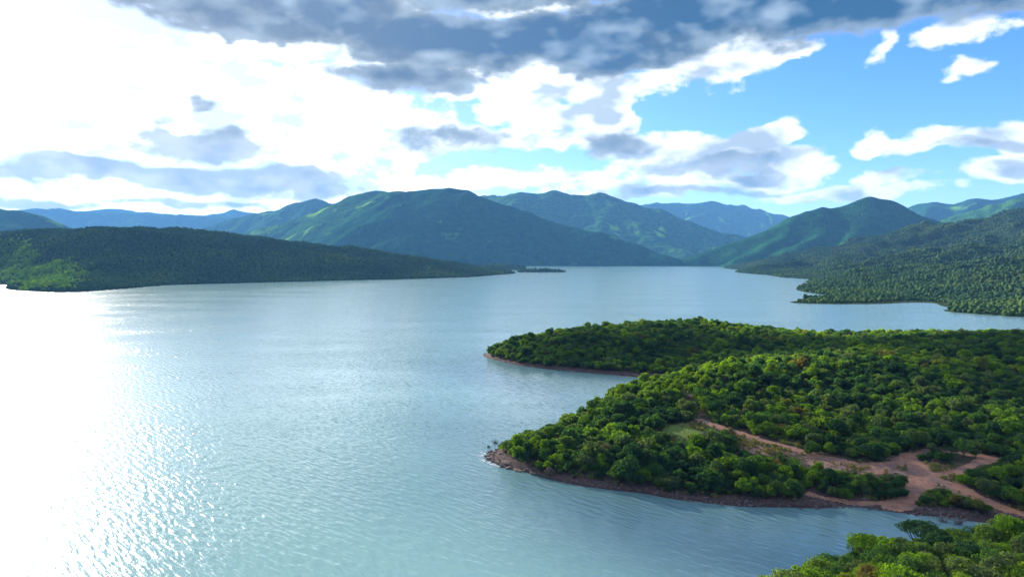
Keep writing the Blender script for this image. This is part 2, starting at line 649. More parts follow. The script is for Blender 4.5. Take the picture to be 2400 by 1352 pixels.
BARE_1 = [(1720, 1016), (1800, 1028), (1870, 1036), (1900, 1065), (1960, 1080), (2020, 1083), (2060, 1078), (2110, 1066), (2140, 1050), (2165, 1060),
          (2180, 1083), (2230, 1096), (2285, 1083), (2290, 1095), (2250, 1115), (2255, 1130), (2330, 1180), (2310, 1190), (2230, 1148), (2185, 1138),
          (2160, 1155), (2115, 1196), (2060, 1200), (2125, 1145), (2140, 1122), (2110, 1105), (2060, 1112), (2030, 1116), (2010, 1104), (1960, 1100), (1900, 1092),
          (1850, 1068), (1760, 1066), (1712, 1042)]
BARE_2 = [(1540, 1000), (1600, 990), (1640, 986), (1712, 1005), (1650, 1014), (1612, 1036), (1560, 1032)]
BARE_3 = [(1583, 903), (1600, 903), (1652, 960), (1648, 988), (1630, 988), (1632, 955)]


def world_line(px, n=14):
    pts = np.array([hit(u, v)[:2] for u, v in px])
    out = []
    for a, b in zip(pts[:-1], pts[1:]):
        for t in np.linspace(0, 1, n, endpoint=False):
            out.append(a + (b - a) * t)
    out.append(pts[-1])
    return np.array(out)


TRACKS = [([(1640, 985), (1700, 1006), (1760, 1024), (1830, 1044), (1920, 1070), (2010, 1090), (2080, 1090), (2130, 1082)], 1.9),
          ([(2130, 1068), (2150, 1095), (2160, 1115), (2155, 1140), (2125, 1170), (2095, 1192)], 2.9),
          ([(2140, 1100), (2190, 1115), (2240, 1108), (2285, 1088), (2330, 1075)], 1.9),
          ([(2170, 1115), (2230, 1135), (2290, 1165), (2345, 1188), (2400, 1205)], 1.7),
          ([(2035, 1108), (2090, 1092), (2130, 1080)], 2.0),
          ([(2110, 1180), (1990, 1178), (1900, 1160)], 1.1),
          ([(2150, 1065), (2175, 1056), (2240, 1062), (2300, 1066)], 1.4)]
TLINES = [(world_line(p), w) for p, w in TRACKS]


def track_dist(x, y):
    best = np.full(np.shape(x), 99.0)
    for L, w in TLINES:
        for px, py in L:
            best = np.minimum(best, np.hypot(x - px, y - py) - w)
    return best


def bare_px(x, y, z):
    u, v = to_px(np.stack([x, y, z], -1))
    return inpoly(BARE_1, u, v) | inpoly(BARE_2, u, v) | inpoly(BARE_3, u, v)


def build_near_land():
    u, v = to_px(np.stack([_gx, _gy, NZ], -1))
    grass = inpoly(BARE_2, u, v).astype(float) * 0.9
    grass += inpoly([(1760, 1040), (1840, 1050), (1840, 1075), (1760, 1070)], u, v) * 0.25
    grass = np.maximum(grass, np.clip(fbm(_gx / 30, _gy / 30, 3, 29) * 0.9, 0, 0.5) * (NZ > 2.5))
    bare = (inpoly(BARE_1, u, v) | inpoly(BARE_3, u, v)).astype(float) * np.where(u < 1930, 0.6, 0.8)
    for _ in range(3):
        p = np.pad(bare, 1, mode='edge')
        bare = (p[:-2, 1:-1] + p[2:, 1:-1] + p[1:-1, :-2] + p[1:-1, 2:] + p[1:-1, 1:-1]) / 5
        p = np.pad(grass, 1, mode='edge')
        grass = (p[:-2, 1:-1] + p[2:, 1:-1] + p[1:-1, :-2] + p[1:-1, 2:] + p[1:-1, 1:-1]) / 5
    me = grid_mesh("shore_land", NX, NY, NZ, keep=-1.5, attrs={"grass": grass, "bare": bare})
    ob = link("shore_land", me, GROUND)
    tag(ob, "bush covered headlands of reddish soil at the near right of the lake", kind="structure")


build_near_land()


def mat_track():
    m, nt, out = new_mat("pink_dirt")
    pos = geo_pos(nt)
    n0 = X(nt, noise(nt, pos, 0.16, 4, 0.6).outputs['Fac'])
    n1 = X(nt, noise(nt, pos, 0.7, 5, 0.65).outputs['Fac'])
    n2 = X(nt, noise(nt, pos, 4.0, 6, 0.75).outputs['Fac'])
    col = mixc(nt, ((n2 - 0.5) * 2.6 + (n1 - 0.5) * 1.4 + 0.5).clamp(), (0.24, 0.11, 0.07), (0.70, 0.36, 0.225))
    col = mixc(nt, n0.step(0.48, 0.66) * 0.7, col, mixc(nt, n2, (0.15, 0.10, 0.10), (0.34, 0.23, 0.19)))
    col = mixc(nt, n1.step(0.58, 0.7) * 0.6, col, (0.24, 0.20, 0.11))
    principled(nt, out, col, 0.95, 0.15, bump(nt, n2 + n1, 0.4))
    return m


def build_track():
    xs, ys = np.arange(15, 160, 0.45), np.arange(148, 262, 0.45)
    xx, yy = np.meshgrid(xs, ys)
    d = track_dist(xx, yy) + fbm(xx / 3.2, yy / 3.2, 3, 5) * 1.1
    z = near_z(xx, yy)
    on = (d < 0.25) & (z > 0.02)
    ZZ = z + 0.05 - np.clip(d - 0.1, 0, 0.5) * 0.25
    Zk = np.where(on, ZZ, -9)
    nx, ny = len(xs), len(ys)
    i = np.arange(nx * ny).reshape(ny, nx)
    F = np.stack([i[:-1, :-1].ravel(), i[:-1, 1:].ravel(), i[1:, 1:].ravel(), i[1:, :-1].ravel()], 1)
    F = F[(Zk.ravel()[F] > -5).all(1)]
    used = np.unique(F)
    rm = np.full(nx * ny, -1)
    rm[used] = np.arange(len(used))
    V = np.stack([xx.ravel(), yy.ravel(), ZZ.ravel()], 1)[used]
    me = bpy.data.meshes.new("dirt_track")
    me.from_pydata(V.tolist(), [], rm[F].tolist())
    me.polygons.foreach_set("use_smooth", np.ones(len(me.polygons), bool))
    ob = link("dirt_track", me, mat_track())
    tag(ob, "pinkish dirt track branching across the near headland to the waterline", kind="structure")


build_track()


# ------------------------------------------------------------------ middle distance hills
def hill_grid(name, tps, x0, x1, y0, y1, step, amp, mat, label, kind="structure", keep=-1.0, seed=1, fs=90.0):
    xs, ys = np.arange(x0, x1, step), np.arange(y0, y1, step)
    xx, yy = np.meshgrid(xs, ys)
    Z = tps(xx, yy)
    a = np.clip(Z, 0, 40) / 40.0
    Z = Z + a * amp * (fbm(xx / fs, yy / fs, 4, seed)) + a * amp * 0.8 * (ridged(xx / (fs * 2.2), yy / (fs * 2.2), 3, seed + 40) - 0.5)
    Z = np.where(Z < -4, -4, Z)
    grass = np.clip(fbm(xx / 160, yy / 160, 3, seed + 7), -1, 1) * 0.4
    me = grid_mesh(name, xs, ys, Z, keep=keep, attrs={"grass": grass})
    ob = link(name, me, mat)
    tag(ob, label, kind=kind)
    return xs, ys, Z


MID = mat_hill("bush_slope", (0.018, 0.030, 0.014), (0.045, 0.062, 0.022), (0.09, 0.115, 0.03), 0.16, 3.0)

shoreD = [(-420, 650), (-250, 655), (-100, 660), (0, 667), (22, 674), (45, 681), (100, 684), (150, 685), (220, 682), (300, 676), (400, 668), (520, 664),
          (650, 661), (800, 657), (950, 654), (1050, 651), (1120, 648), (1180, 643), (1206, 639)]
cD = [G(u, v, 0) for u, v in shoreD]
cD += [(x * 0.93, y * 0.93, -12) for x, y, _ in cD[1::2]]
crestD = [(-420, 580, 1950), (-200, 565, 1850), (0, 556, 1750), (150, 551, 1700), (290, 543, 1680), (400, 549, 1720), (600, 563, 1850), (800, 580, 2000), (1000, 603, 2200),
          (1100, 620, 2380), (1160, 631, 2470)]
cD += [(W(u, v, D)[0], W(u, v, D)[1], W(u, v, D)[2] - 4) for u, v, D in crestD]
cD += [(W(u, 600, D + 520)[0], D + 520, 20) for u, v, D in crestD[::2]]
cD += [(W(u, 600, D + 1000)[0], D + 1000, -15) for u, v, D in crestD[::2]]
cD += [W(1215, 641, 2560)[:2] + (-4,), W(1150, 640, 2900)[:2] + (-10,)]
Dx, Dy, DZ = hill_grid("wooded_hill", TPS(cD, 1e-5), -2300, 60, 1000, 3000, 9, 9, MID,
                       "long dark wooded hill sloping down to a point at the left shore", seed=3)

# islet off that point
_c = W(1268, 634, 2560)
ctr = [(_c[0], _c[1], 9), (_c[0] - 45, _c[1] + 5, 7), (_c[0] + 45, _c[1], 7)]
for k in range(16):
    a = k * math.tau / 16
    ctr.append((_c[0] + 96 * math.cos(a), _c[1] + 45 * math.sin(a), 0))
    ctr.append((_c[0] + 150 * math.cos(a), _c[1] + 95 * math.sin(a), -6))
Ex, Ey, EZ = hill_grid("islet", TPS(ctr), _c[0] - 150, _c[0] + 150, _c[1] - 100, _c[1] + 100, 6, 2, MID,
                       "low flat islet in front of the central mountain", seed=5)

# right shore with its small points
shoreF = [(1735, 633), (1742, 640), (1800, 645), (1860, 652), (1905, 655), (1890, 664), (1866, 678), (1885, 684), (1915, 689), (1880, 700), (1853, 710), (1900, 712), (2000, 713),
          (2100, 711), (2200, 714), (2216, 719), (2226, 731), (2300, 737), (2400, 743), (2550, 750)]
cF = [G(u, v, 0) for u, v in shoreF]
cF += [G(u, v, 0)[:2] + (-10,) for u, v in [(1690, 640), (1760, 652), (1820, 668), (1830, 690), (1800, 712), (1900, 726), (2050, 728), (2190, 735), (2300, 752), (2450, 765)]]
for u, v, D in [(1775, 630, 2450), (1800, 622, 2550), (1900, 597, 2700), (2000, 568, 2800), (2080, 547, 2850), (2200, 528, 2880), (2300, 524, 2850), (2350, 508, 2750), (2400, 500, 2650),
                (2520, 478, 2600), (2650, 470, 2600),
                # inner spurs
                (1900, 668, 1260), (1960, 655, 1330), (2060, 636, 1450), (2200, 605, 1600), (2330, 580, 1700), (2450, 560, 1750),
                (1890, 702, 900), (1960, 693, 940), (2080, 684, 1000), (2220, 660, 1080), (2350, 636, 1150), (2450, 620, 1200),
                (2260, 722, 760), (2330, 707, 800), (2420, 692, 840), (2550, 680, 850),
                # gullies between them
                (2050, 668, 1180), (2200, 645, 1280), (2330, 625, 1380), (2020, 620, 1900), (2150, 590, 2050), (2300, 560, 2150), (2240, 700, 880), (2350, 680, 930)]:
    x, y, z = W(u, v, D)
    cF.append((x, y, max(z - 4, 0.5)))
cF += [(1600, 3600, 60), (2300, 3300, 200), (1200, 3500, 20), (2600, 2400, 330), (1500, 1200, 110), (1100, 800, 40), (1700, 1700, 190)]
Fx, Fy, FZ = hill_grid("shore_hill", TPS(cF, 1e-5), 360, 2700, 640, 3500, 10, 30, MID,
                       "dark bush covered hillside with small points on the right shore", seed=8)


# ------------------------------------------------------------------ mountains
def mountain(name, label, ridges, mat, step=14.0, slope=0.64, rnd=70.0, k=22.0, noise_amp=9.0, seed=1, pad=700, keep=-3.0, ymin=None, gs=0.0):
    segs, xs_, ys_ = [], [], []
    for line in ridges:
        P = [W(*p) for p in line]
        xs_ += [p[0] for p in P]
        ys_ += [p[1] for p in P]
        segs += list(zip(P[:-1], P[1:]))
    x0, x1 = min(xs_) - pad, max(xs_) + pad
    y0, y1 = min(ys_) - pad, max(ys_) + pad
    if ymin:
        y0 = max(y0, ymin)
    xs, ys = np.arange(x0, x1, step), np.arange(y0, y1, step)
    xx, yy = np.meshgrid(xs, ys)
    # bend the fall lines so that spurs and gullies wander
    wx = xx + fbm(xx / 520, yy / 520, 4, seed + 3) * 95
    wy = yy + fbm(xx / 520 + 9, yy / 520 + 4, 4, seed + 5) * 95
    acc = np.full(xx.shape, -60.0)
    for a, b in segs:
        dx, dy = b[0] - a[0], b[1] - a[1]
        L2 = dx * dx + dy * dy + 1e-6
        t = np.clip(((wx - a[0]) * dx + (wy - a[1]) * dy) / L2, 0, 1)
        d = np.hypot(wx - a[0] - t * dx, wy - a[1] - t * dy)
        z = a[2] + (b[2] - a[2]) * t
        h = z - slope * (np.sqrt(d * d + rnd * rnd) - rnd)
        m = np.maximum(acc, h)
        acc = m + k * np.log1p(np.exp(-np.abs(acc - h) / k)) * 0.5
    flank = np.clip(acc, 0, 120) / 120.0
    rg = ridged(xx / 330, yy / 330, 4, seed + 21)
    Z = acc + flank * noise_amp * ((rg - 0.55) * 1.1 + fbm(xx / 150, yy / 150, 3, seed + 33) * 0.25) + flank * fbm(xx / (step * 2.6), yy / (step * 2.6), 2, seed + 60) * 1.6
    grass = np.clip((rg - 0.5) * 1.5 + gs + fbm(xx / 420, yy / 420, 4, seed + 50) * 0.35, -1, 1)
    me = grid_mesh(name, xs, ys, Z, keep=keep, attrs={"grass": grass})
    ob = link(name, me, mat)
    tag(ob, label, kind="structure")


MTN = mat_hill("mountain_bush", (0.004, 0.030, 0.018), (0.022, 0.080, 0.020), (0.14, 0.30, 0.018), 0.085, 4.0)
GRS = mat_hill("mountain_grass", (0.007, 0.040, 0.014), (0.045, 0.12, 0.020), (0.21, 0.38, 0.02), 0.07, 4.0)

mountain("mountain", "broad central mountain with dark bush and paler grassy left spurs", [
    [(940, 450, 5350), (1000, 447, 5280), (1040, 443, 5200), (1085, 448, 5150), (1130, 466, 5100), (1200, 486, 5000), (1240, 500, 4930), (1300, 520, 4750), (1400, 546, 4550),
     (1480, 574, 4380), (1560, 600, 4200), (1640, 619, 4080)],
    [(1000, 448, 5250), (950, 478, 5050), (890, 515, 4850), (840, 545, 4700), (785, 573, 4520), (700, 600, 4300)],
    [(1090, 456, 5150), (1060, 515, 4850), (960, 555, 4550), (860, 592, 4250)],
    [(1160, 476, 5050), (1190, 525, 4750), (1130, 570, 4450), (1070, 603, 4300)],
    [(1240, 500, 4900), (1290, 545, 4600), (1270, 585, 4420), (1240, 612, 4300)],
    [(1350, 534, 4640), (1390, 572, 4400), (1380, 608, 4220)],
    [(1040, 560, 4560), (1100, 595, 4420)], [(1480, 576, 4380), (1500, 605, 4220)],
], MTN, seed=11, ymin=4000, gs=-0.15)
mountain("mountain", "paler green shoulder with two rounded tops left of the central mountain", [
    [(500, 562, 6300), (640, 536, 6300), (720, 512, 6300), (800, 480, 6250), (840, 462, 6200), (880, 447, 6150), (930, 450, 5950), (1000, 455, 5800)],
    [(860, 455, 6200), (810, 500, 5900), (770, 540, 5650), (700, 572, 5350)],
    [(930, 451, 5950), (880, 490, 5700), (850, 530, 5450), (820, 565, 5200)],
    [(740, 505, 6300), (660, 545, 6000), (560, 575, 5600)],
], GRS, seed=13, ymin=4900, gs=0.22)
mountain("mountain", "ridged green mountain right of centre with grassy crests", [
    [(1130, 456, 8300), (1180, 460, 7900), (1220, 449, 7600), (1260, 456, 7550), (1300, 447, 7500), (1340, 456, 7450), (1390, 458, 7400), (1420, 455, 7350), (1480, 470, 7200),
     (1540, 490, 7050), (1600, 514, 6900), (1660, 533, 6800), (1740, 552, 6700), (1820, 572, 6600)],
    [(1220, 450, 7600), (1215, 478, 7200), (1260, 505, 6850), (1330, 540, 6500)],
    [(1300, 448, 7500), (1270, 478, 7150), (1290, 505, 6850), (1350, 545, 6400)],
    [(1420, 456, 7350), (1400, 480, 7050), (1370, 505, 6800), (1330, 525, 6600)],
    [(1440, 462, 7300), (1435, 490, 6900), (1410, 520, 6500), (1400, 555, 6100)],
    [(1440, 490, 6900), (1490, 520, 6500), (1520, 555, 6100), (1600, 590, 5700)],
    [(1550, 495, 7000), (1600, 545, 6500), (1660, 580, 6000)],
], GRS, seed=17, ymin=5300, gs=0.1, noise_amp=22)
mountain("mountain", "hazy blue far ridge between the ridged mountain and the dark peak", [
    [(1440, 492, 11600), (1530, 475, 11600), (1600, 477, 11500), (1660, 472, 11400), (1720, 479, 11300), (1770, 488, 11300), (1830, 505, 11300), (1900, 525, 11300), (1980, 545, 11300)],
    [(1660, 474, 11400), (1640, 500, 10800), (1600, 530, 10200)], [(1740, 482, 11300), (1760, 515, 10600), (1730, 550, 10000)],
    [(1560, 478, 11500), (1550, 510, 10800)],
], GRS, step=24, seed=19, noise_amp=30, rnd=120, gs=0.1)
mountain("mountain", "dark blue pointed mountain rising from the right end of the far shore", [
    [(1560, 617, 4080), (1620, 598, 4100), (1700, 571, 4150), (1780, 541, 4200), (1850, 507, 4250), (1890, 494, 4280), (1940, 488, 4300), (1957, 491, 4300), (2000, 482, 4300),
     (2030, 472, 4300), (2050, 469, 4300), (2080, 475, 4280), (2130, 498, 4250), (2190, 518, 4200), (2260, 542, 4150), (2340, 562, 4100)],
    [(1940, 490, 4300), (1920, 535, 4050), (1860, 575, 3800), (1790, 608, 3600)],
    [(2050, 471, 4300), (2010, 530, 4000), (1960, 580, 3700), (1900, 615, 3500)],
    [(1850, 508, 4250), (1800, 560, 4000), (1730, 600, 3780)],
    [(2100, 485, 4250), (2100, 550, 3900), (2060, 590, 3650)],
], MTN, seed=23, ymin=3300, noise_amp=13, rnd=45, gs=-0.6)
mountain("mountain", "hazy blue ridge at the far right behind the green slope", [
    [(2060, 515, 7600), (2120, 492, 7500), (2160, 480, 7400), (2190, 475, 7300), (2230, 479, 7200), (2280, 467, 7100), (2350, 466, 7100), (2400, 455, 7100), (2550, 440, 7100)],
    [(2190, 476, 7300), (2160, 520, 6700)], [(2350, 467, 7100), (2300, 520, 6500)],
], MTN, seed=29, step=18, noise_amp=20)
mountain("mountain", "sunlit green slope rising to the right edge of the picture", [
    [(2150, 530, 5400), (2240, 503, 5300), (2320, 482, 5200), (2400, 462, 5100), (2520, 440, 5000)],
    [(2400, 464, 5100), (2330, 510, 4800), (2280, 540, 4600)], [(2520, 442, 5000), (2450, 500, 4600)],
], GRS, seed=31, step=16, noise_amp=24, gs=0.25)
mountain("mountain", "rounded hazy peak far behind the left wooded hill", [
    [(420, 545, 8700), (500, 528, 8700), (560, 510, 8700), (620, 496, 8700), (650, 493, 8600), (690, 476, 8500), (740, 466, 8500), (775, 474, 8500), (810, 492, 8500), (880, 530, 8500)],
    [(740, 468, 8500), (680, 515, 7900), (600, 550, 7400)], [(600, 500, 8700), (540, 540, 8000)],
], GRS, seed=37, step=18, noise_amp=20)
mountain("mountain", "long pale blue ridge on the horizon at the left", [
    [(-150, 495, 12500), (40, 491, 12300), (90, 488, 12200), (150, 490, 12000), (200, 497, 12000), (290, 500, 12000), (350, 503, 12000), (430, 503, 12000), (500, 506, 12000), (550, 510, 11800), (640, 520, 11500)],
    [(90, 490, 12200), (140, 520, 11000)], [(290, 501, 12000), (330, 525, 11000)],
], GRS, step=30, seed=41, noise_amp=26, rnd=150)
mountain("mountain", "palest far ridge with a small cone behind the left ranges", [
    [(170, 496, 14000), (260, 489, 14000), (330, 497, 14000), (430, 505, 14000), (500, 503, 14000), (550, 492, 14000), (580, 498, 14000), (640, 505, 14000), (760, 515, 14000)],
], GRS, step=36, seed=43, noise_amp=20, rnd=150)
mountain("mountain", "blue hill with a steep right flank at the left edge", [
    [(-300, 500, 5400), (-120, 492, 5200), (0, 491, 5000), (50, 496, 4950), (90, 508, 4900), (130, 527, 4850), (170, 547, 4800), (220, 570, 4750)],
    [(0, 492, 5000), (40, 530, 4500)],
], MTN, seed=47, step=16, noise_amp=12)


# ------------------------------------------------------------------ vegetation
def mat_leaf(name, stops, translucent=0.35, loc_scale=0.035, rnd=0.62):
    m, nt, out = new_mat(name)
    oi = nt.nodes.new('ShaderNodeObjectInfo')
    r = X(nt, oi.outputs['Random'])
    ln = X(nt, noise(nt, oi.outputs['Location'], loc_scale, 3, 0.5).outputs['Fac'])
    f = (r * rnd + (ln - 0.5) * 1.6 + 0.5 - rnd * 0.5).clamp()
    col = ramp(nt, f, stops)
    pn = X(nt, noise(nt, geo_pos(nt), 0.9, 2, 0.5).outputs['Fac'])
    col = mixc(nt, pn.step(0.3, 0.75) * 0.55, col, mixc(nt, 1.0, col, (0.5, 0.55, 0.5), 'MULTIPLY'))
    dif = nt.nodes.new('ShaderNodeBsdfDiffuse')
    nt.links.new(col, dif.inputs['Color'])
    tr = nt.nodes.new('ShaderNodeBsdfTranslucent')
    nt.links.new(mixc(nt, 1.0, col, (2.2, 2.4, 0.4), 'MULTIPLY'), tr.inputs['Color'])
    mx = nt.nodes.new('ShaderNodeMixShader')
    mx.inputs[0].default_value = translucent
    nt.links.new(dif.outputs[0], mx.inputs[1])
    nt.links.new(tr.outputs[0], mx.inputs[2])
    nt.links.new(mx.outputs[0], out.inputs['Surface'])
    return m


def mat_bark(name, c1, c2):
    m, nt, out = new_mat(name)
    n = X(nt, noise(nt, geo_pos(nt), 6.0, 4, 0.6).outputs['Fac'])
    principled(nt, out, mixc(nt, n, c1, c2), 0.9, 0.2)
    return m


LEAF = mat_leaf("bush_leaves", [(0.0, (0.036, 0.074, 0.062)), (0.30, (0.050, 0.104, 0.064)), (0.48, (0.072, 0.132, 0.054)), (0.60, (0.115, 0.142, 0.100)),
                                (0.74, (0.12, 0.195, 0.036)), (0.93, (0.18, 0.26, 0.040)), (1.0, (0.15, 0.12, 0.065))], 0.65)
LEAF_BRIGHT = mat_leaf("bright_leaves", [(0.0, (0.11, 0.19, 0.02)), (1.0, (0.20, 0.27, 0.03))])
LEAF_FAR = mat_leaf("far_leaves", [(0.0, (0.026, 0.060, 0.030)), (0.5, (0.050, 0.094, 0.030)), (0.8, (0.085, 0.130, 0.028)), (1.0, (0.13, 0.16, 0.03))], 0.12, 0.007, 0.3)
LEAF_FAR_SUNLIT = mat_leaf("far_sunlit_leaves", [(0.0, (0.08, 0.15, 0.025)), (1.0, (0.22, 0.28, 0.03))], 0.65, 0.02)  # sunlight on the left hill's patch, painted as a brighter leaf colour
LEAF_DRY = mat_leaf("dry_leaves", [(0.0, (0.13, 0.10, 0.085)), (1.0, (0.21, 0.17, 0.13))], 0.3)
BARK = mat_bark("bark", (0.05, 0.038, 0.03), (0.14, 0.11, 0.09))
TWIG = mat_bark("dry_twigs", (0.12, 0.11, 0.12), (0.27, 0.25, 0.26))


def quads(P, N, size, r):
    """leaf clump faces centred at P, roughly facing N"""
    n = len(P)
    N = N + r.normal(0, 0.45, (n, 3))
    N /= np.linalg.norm(N, axis=1, keepdims=True) + 1e-9
    t = r.normal(0, 1, (n, 3))
    t -= N * (t * N).sum(1, keepdims=True)
    t /= np.linalg.norm(t, axis=1, keepdims=True) + 1e-9
    b = np.cross(N, t)
    s = np.asarray(size).reshape(-1, 1)
    a = r.uniform(0.45, 0.8, (n, 1))
    k = r.uniform(-0.25, 0.25, (n, 1))
    V = np.stack([P - t * s, P + t * s * k + b * s * a, P + t * s, P - t * s * k - b * s * a], 1).reshape(-1, 3)
    F = np.arange(4 * n).reshape(n, 4)
    return V, F


def crown_arrays(seed, kind='round', W_=4.6, H=4.6, leaves=1000, size=0.3):
    r = np.random.default_rng(seed)
    if kind == 'umbrella':
        nl = 16
        a = r.uniform(0, math.tau, nl)
        q = np.sqrt(r.uniform(0, 1, nl)) * 0.42 * W_
        C = np.stack([q * np.cos(a), q * np.sin(a), H * 0.86 - 0.35 * (q / W_ * 2) ** 2 * H * 0.25 + r.normal(0, 0.12, nl)], 1)
        R = np.stack([r.uniform(0.15, 0.22, nl) * W_] * 2 + [r.uniform(0.07, 0.11, nl) * W_], 1)
    else:
        nl = 15
        a = r.uniform(0, math.tau, nl)
        ph = np.arccos(r.uniform(-0.35, 1, nl))
        q = r.uniform(0.45, 0.9, nl)
        zc = {'round': 0.52, 'tall': 0.55, 'bush': 0.42, 'sparse': 0.6}[kind] * H
        C = np.stack([q * np.sin(ph) * np.cos(a) * W_ * 0.5, q * np.sin(ph) * np.sin(a) * W_ * 0.5, zc + q * np.cos(ph) * (H - zc)], 1)
        C[0] = (0, 0, zc + 0.1 * H)
        rr = r.uniform(0.12, 0.27, nl) * W_
        rr[0] = 0.34 * W_
        R = np.stack([rr, rr, rr * r.uniform(0.7, 0.95, nl)], 1)
    w = (R[:, 0] ** 2)
    li = r.choice(len(C), leaves, p=w / w.sum())
    D = r.normal(0, 1, (leaves, 3))
    D[:, 2] += 0.25
    D /= np.linalg.norm(D, axis=1, keepdims=True)
    sh = r.uniform(0.72, 1.08, (leaves, 1))
    P = C[li] + D * R[li] * sh
    P[:, 2] = np.maximum(P[:, 2], 0.12)
    V, F = quads(P, D, size * r.uniform(0.6, 1.3, leaves), r)
    return V, F, C


def tube(path, radii, sides=5):
    V, F = [], []
    for i, (p, rad) in enumerate(zip(path, radii)):
        p = Vector(p)
        d = (Vector(path[min(i + 1, len(path) - 1)]) - Vector(path[max(i - 1, 0)])).normalized()
        t = d.orthogonal().normalized()
        b = d.cross(t)
        for k in range(sides):
            a = k * math.tau / sides
            V.append(p + (t * math.cos(a) + b * math.sin(a)) * rad)
    for i in range(len(path) - 1):
        for k in range(sides):
            F.append((i * sides + k, i * sides + (k + 1) % sides, (i + 1) * sides + (k + 1) % sides, (i + 1) * sides + k))
    return V, F


def trunk_arrays(seed, C, H, rad=0.13, limbs=6, stem=0.32):
    r = np.random.default_rng(seed + 900)
    V, F = [], []

    def add(path, radii):
        v, f = tube(path, radii)
        o = len(V)
        V.extend(v)
        F.extend([tuple(i + o for i in q) for q in f])
    fork = Vector((r.normal(0, 0.12), r.normal(0, 0.12), stem * H))
    add([(0, 0, -0.4), (0.03, 0.02, 0.1), fork], [rad * 1.5, rad * 1.1, rad * 0.85])
    for i in r.choice(len(C), min(limbs, len(C)), replace=False):
        c = Vector(C[i])
        mid = fork.lerp(c, 0.5) + Vector((r.normal(0, 0.15), r.normal(0, 0.15), -0.08 * H))
        add([fork - Vector((0, 0, 0.06)), mid, c], [rad * 0.6, rad * 0.4, rad * 0.12])
    return V, F


def mesh_of(name, V, F, mats, midx=None, smooth=False):
    me = bpy.data.meshes.new(name)
    me.from_pydata([tuple(v) for v in V], [], [tuple(int(i) for i in f) for f in F])
    for m in mats:
        me.materials.append(m)
    if midx is not None:
        me.polygons.foreach_set("material_index", np.array(midx, np.int32))
    if smooth:
        me.polygons.foreach_set("use_smooth", np.ones(len(me.polygons), bool))
    me.update()
    return me


TREE_KINDS = {}       # key -> (crown mesh, trunk mesh, joined mesh, width, height)


def make_kind(key, seed, kind, W_, H, leaves, size, leafmat, rad=0.13, limbs=6, stem=0.3):
    cv, cf, C = crown_arrays(seed, kind, W_, H, leaves, size)
    tv, tf = trunk_arrays(seed, C, H, rad, limbs, stem)
    crown = mesh_of("crown", cv, cf, [leafmat])
    trunk = mesh_of("trunk", tv, tf, [BARK], smooth=True)
    V = np.concatenate([cv, np.array([tuple(v) for v in tv])])
    F = [tuple(f) for f in cf] + [tuple(i + len(cv) for i in f) for f in tf]
    joined = mesh_of("tree_mass", V, F, [leafmat, BARK], [0] * len(cf) + [1] * len(tf))
    TREE_KINDS[key] = (crown, trunk, joined, W_, H)


def make_far(key, seed, leafmat):
    """crown only a few pixels across: one lumpy shell"""
    r = np.random.default_rng(seed)
    bm = bmesh.new()
    bmesh.ops.create_icosphere(bm, subdivisions=2, radius=1.0)
    lob = [(Vector(r.normal(0, 1, 3)).normalized(), r.uniform(0.1, 0.45)) for _ in range(9)]
    for v in bm.verts:
        d = v.co.normalized()
        k = 0.72 + sum(a * max(0.0, d.dot(n)) ** 5 for n, a in lob) + r.normal(0, 0.05)
        v.co = Vector((d.x * 3.1 * k, d.y * 3.1 * k, max(2.3 + d.z * 2.6 * k, -0.3)))
    me = bpy.data.meshes.new("far_crown")
    bm.to_mesh(me)
    bm.free()
    me.materials.append(leafmat)
    TREE_KINDS[key] = (None, None, me, 6.2, 5.0)


for i in range(5):
    make_kind("round%d" % i, 20 + i, 'round', 4.6, 4.3, 2000, 0.225, LEAF)
for i in range(2):
    make_kind("tall%d" % i, 40 + i, 'tall', 3.9, 5.2, 1800, 0.225, LEAF)
for i in range(2):
    make_kind("bush%d" % i, 50 + i, 'bush', 3.6, 2.7, 1300, 0.21, LEAF)
make_kind("bright0", 60, 'round', 4.2, 4.4, 1800, 0.225, LEAF_BRIGHT)
make_kind("bright1", 61, 'tall', 3.6, 4.6, 1600, 0.225, LEAF_BRIGHT)
make_kind("umbrella0", 70, 'umbrella', 7.4, 5.8, 5200, 0.13, LEAF, 0.2, 10, 0.35)
make_kind("umbrella1", 71, 'umbrella', 6.6, 5.6, 4800, 0.13, LEAF, 0.18, 9, 0.3)
for i in range(4):
    make_kind("fine%d" % i, 120 + i, ('round', 'tall', 'round', 'bush')[i], (4.4, 3.8, 4.8, 4.2)[i], (4.0, 4.8, 3.9, 3.0)[i], 5200, 0.125, LEAF, 0.11, 8)
make_kind("light0", 126, 'round', 4.3, 4.1, 5200, 0.125, LEAF_BRIGHT, 0.11, 8)
make_kind("dry0", 128, 'bush', 3.8, 3.0, 2600, 0.12, LEAF_DRY, 0.1, 12)
make_kind("sparse0", 80, 'sparse', 5.2, 4.6, 420, 0.24, LEAF, 0.12, 10, 0.22)
for i in range(4):
    make_far("far%d" % i, 90 + i, LEAF_FAR)
make_far("far4", 95, LEAF_FAR_SUNLIT)


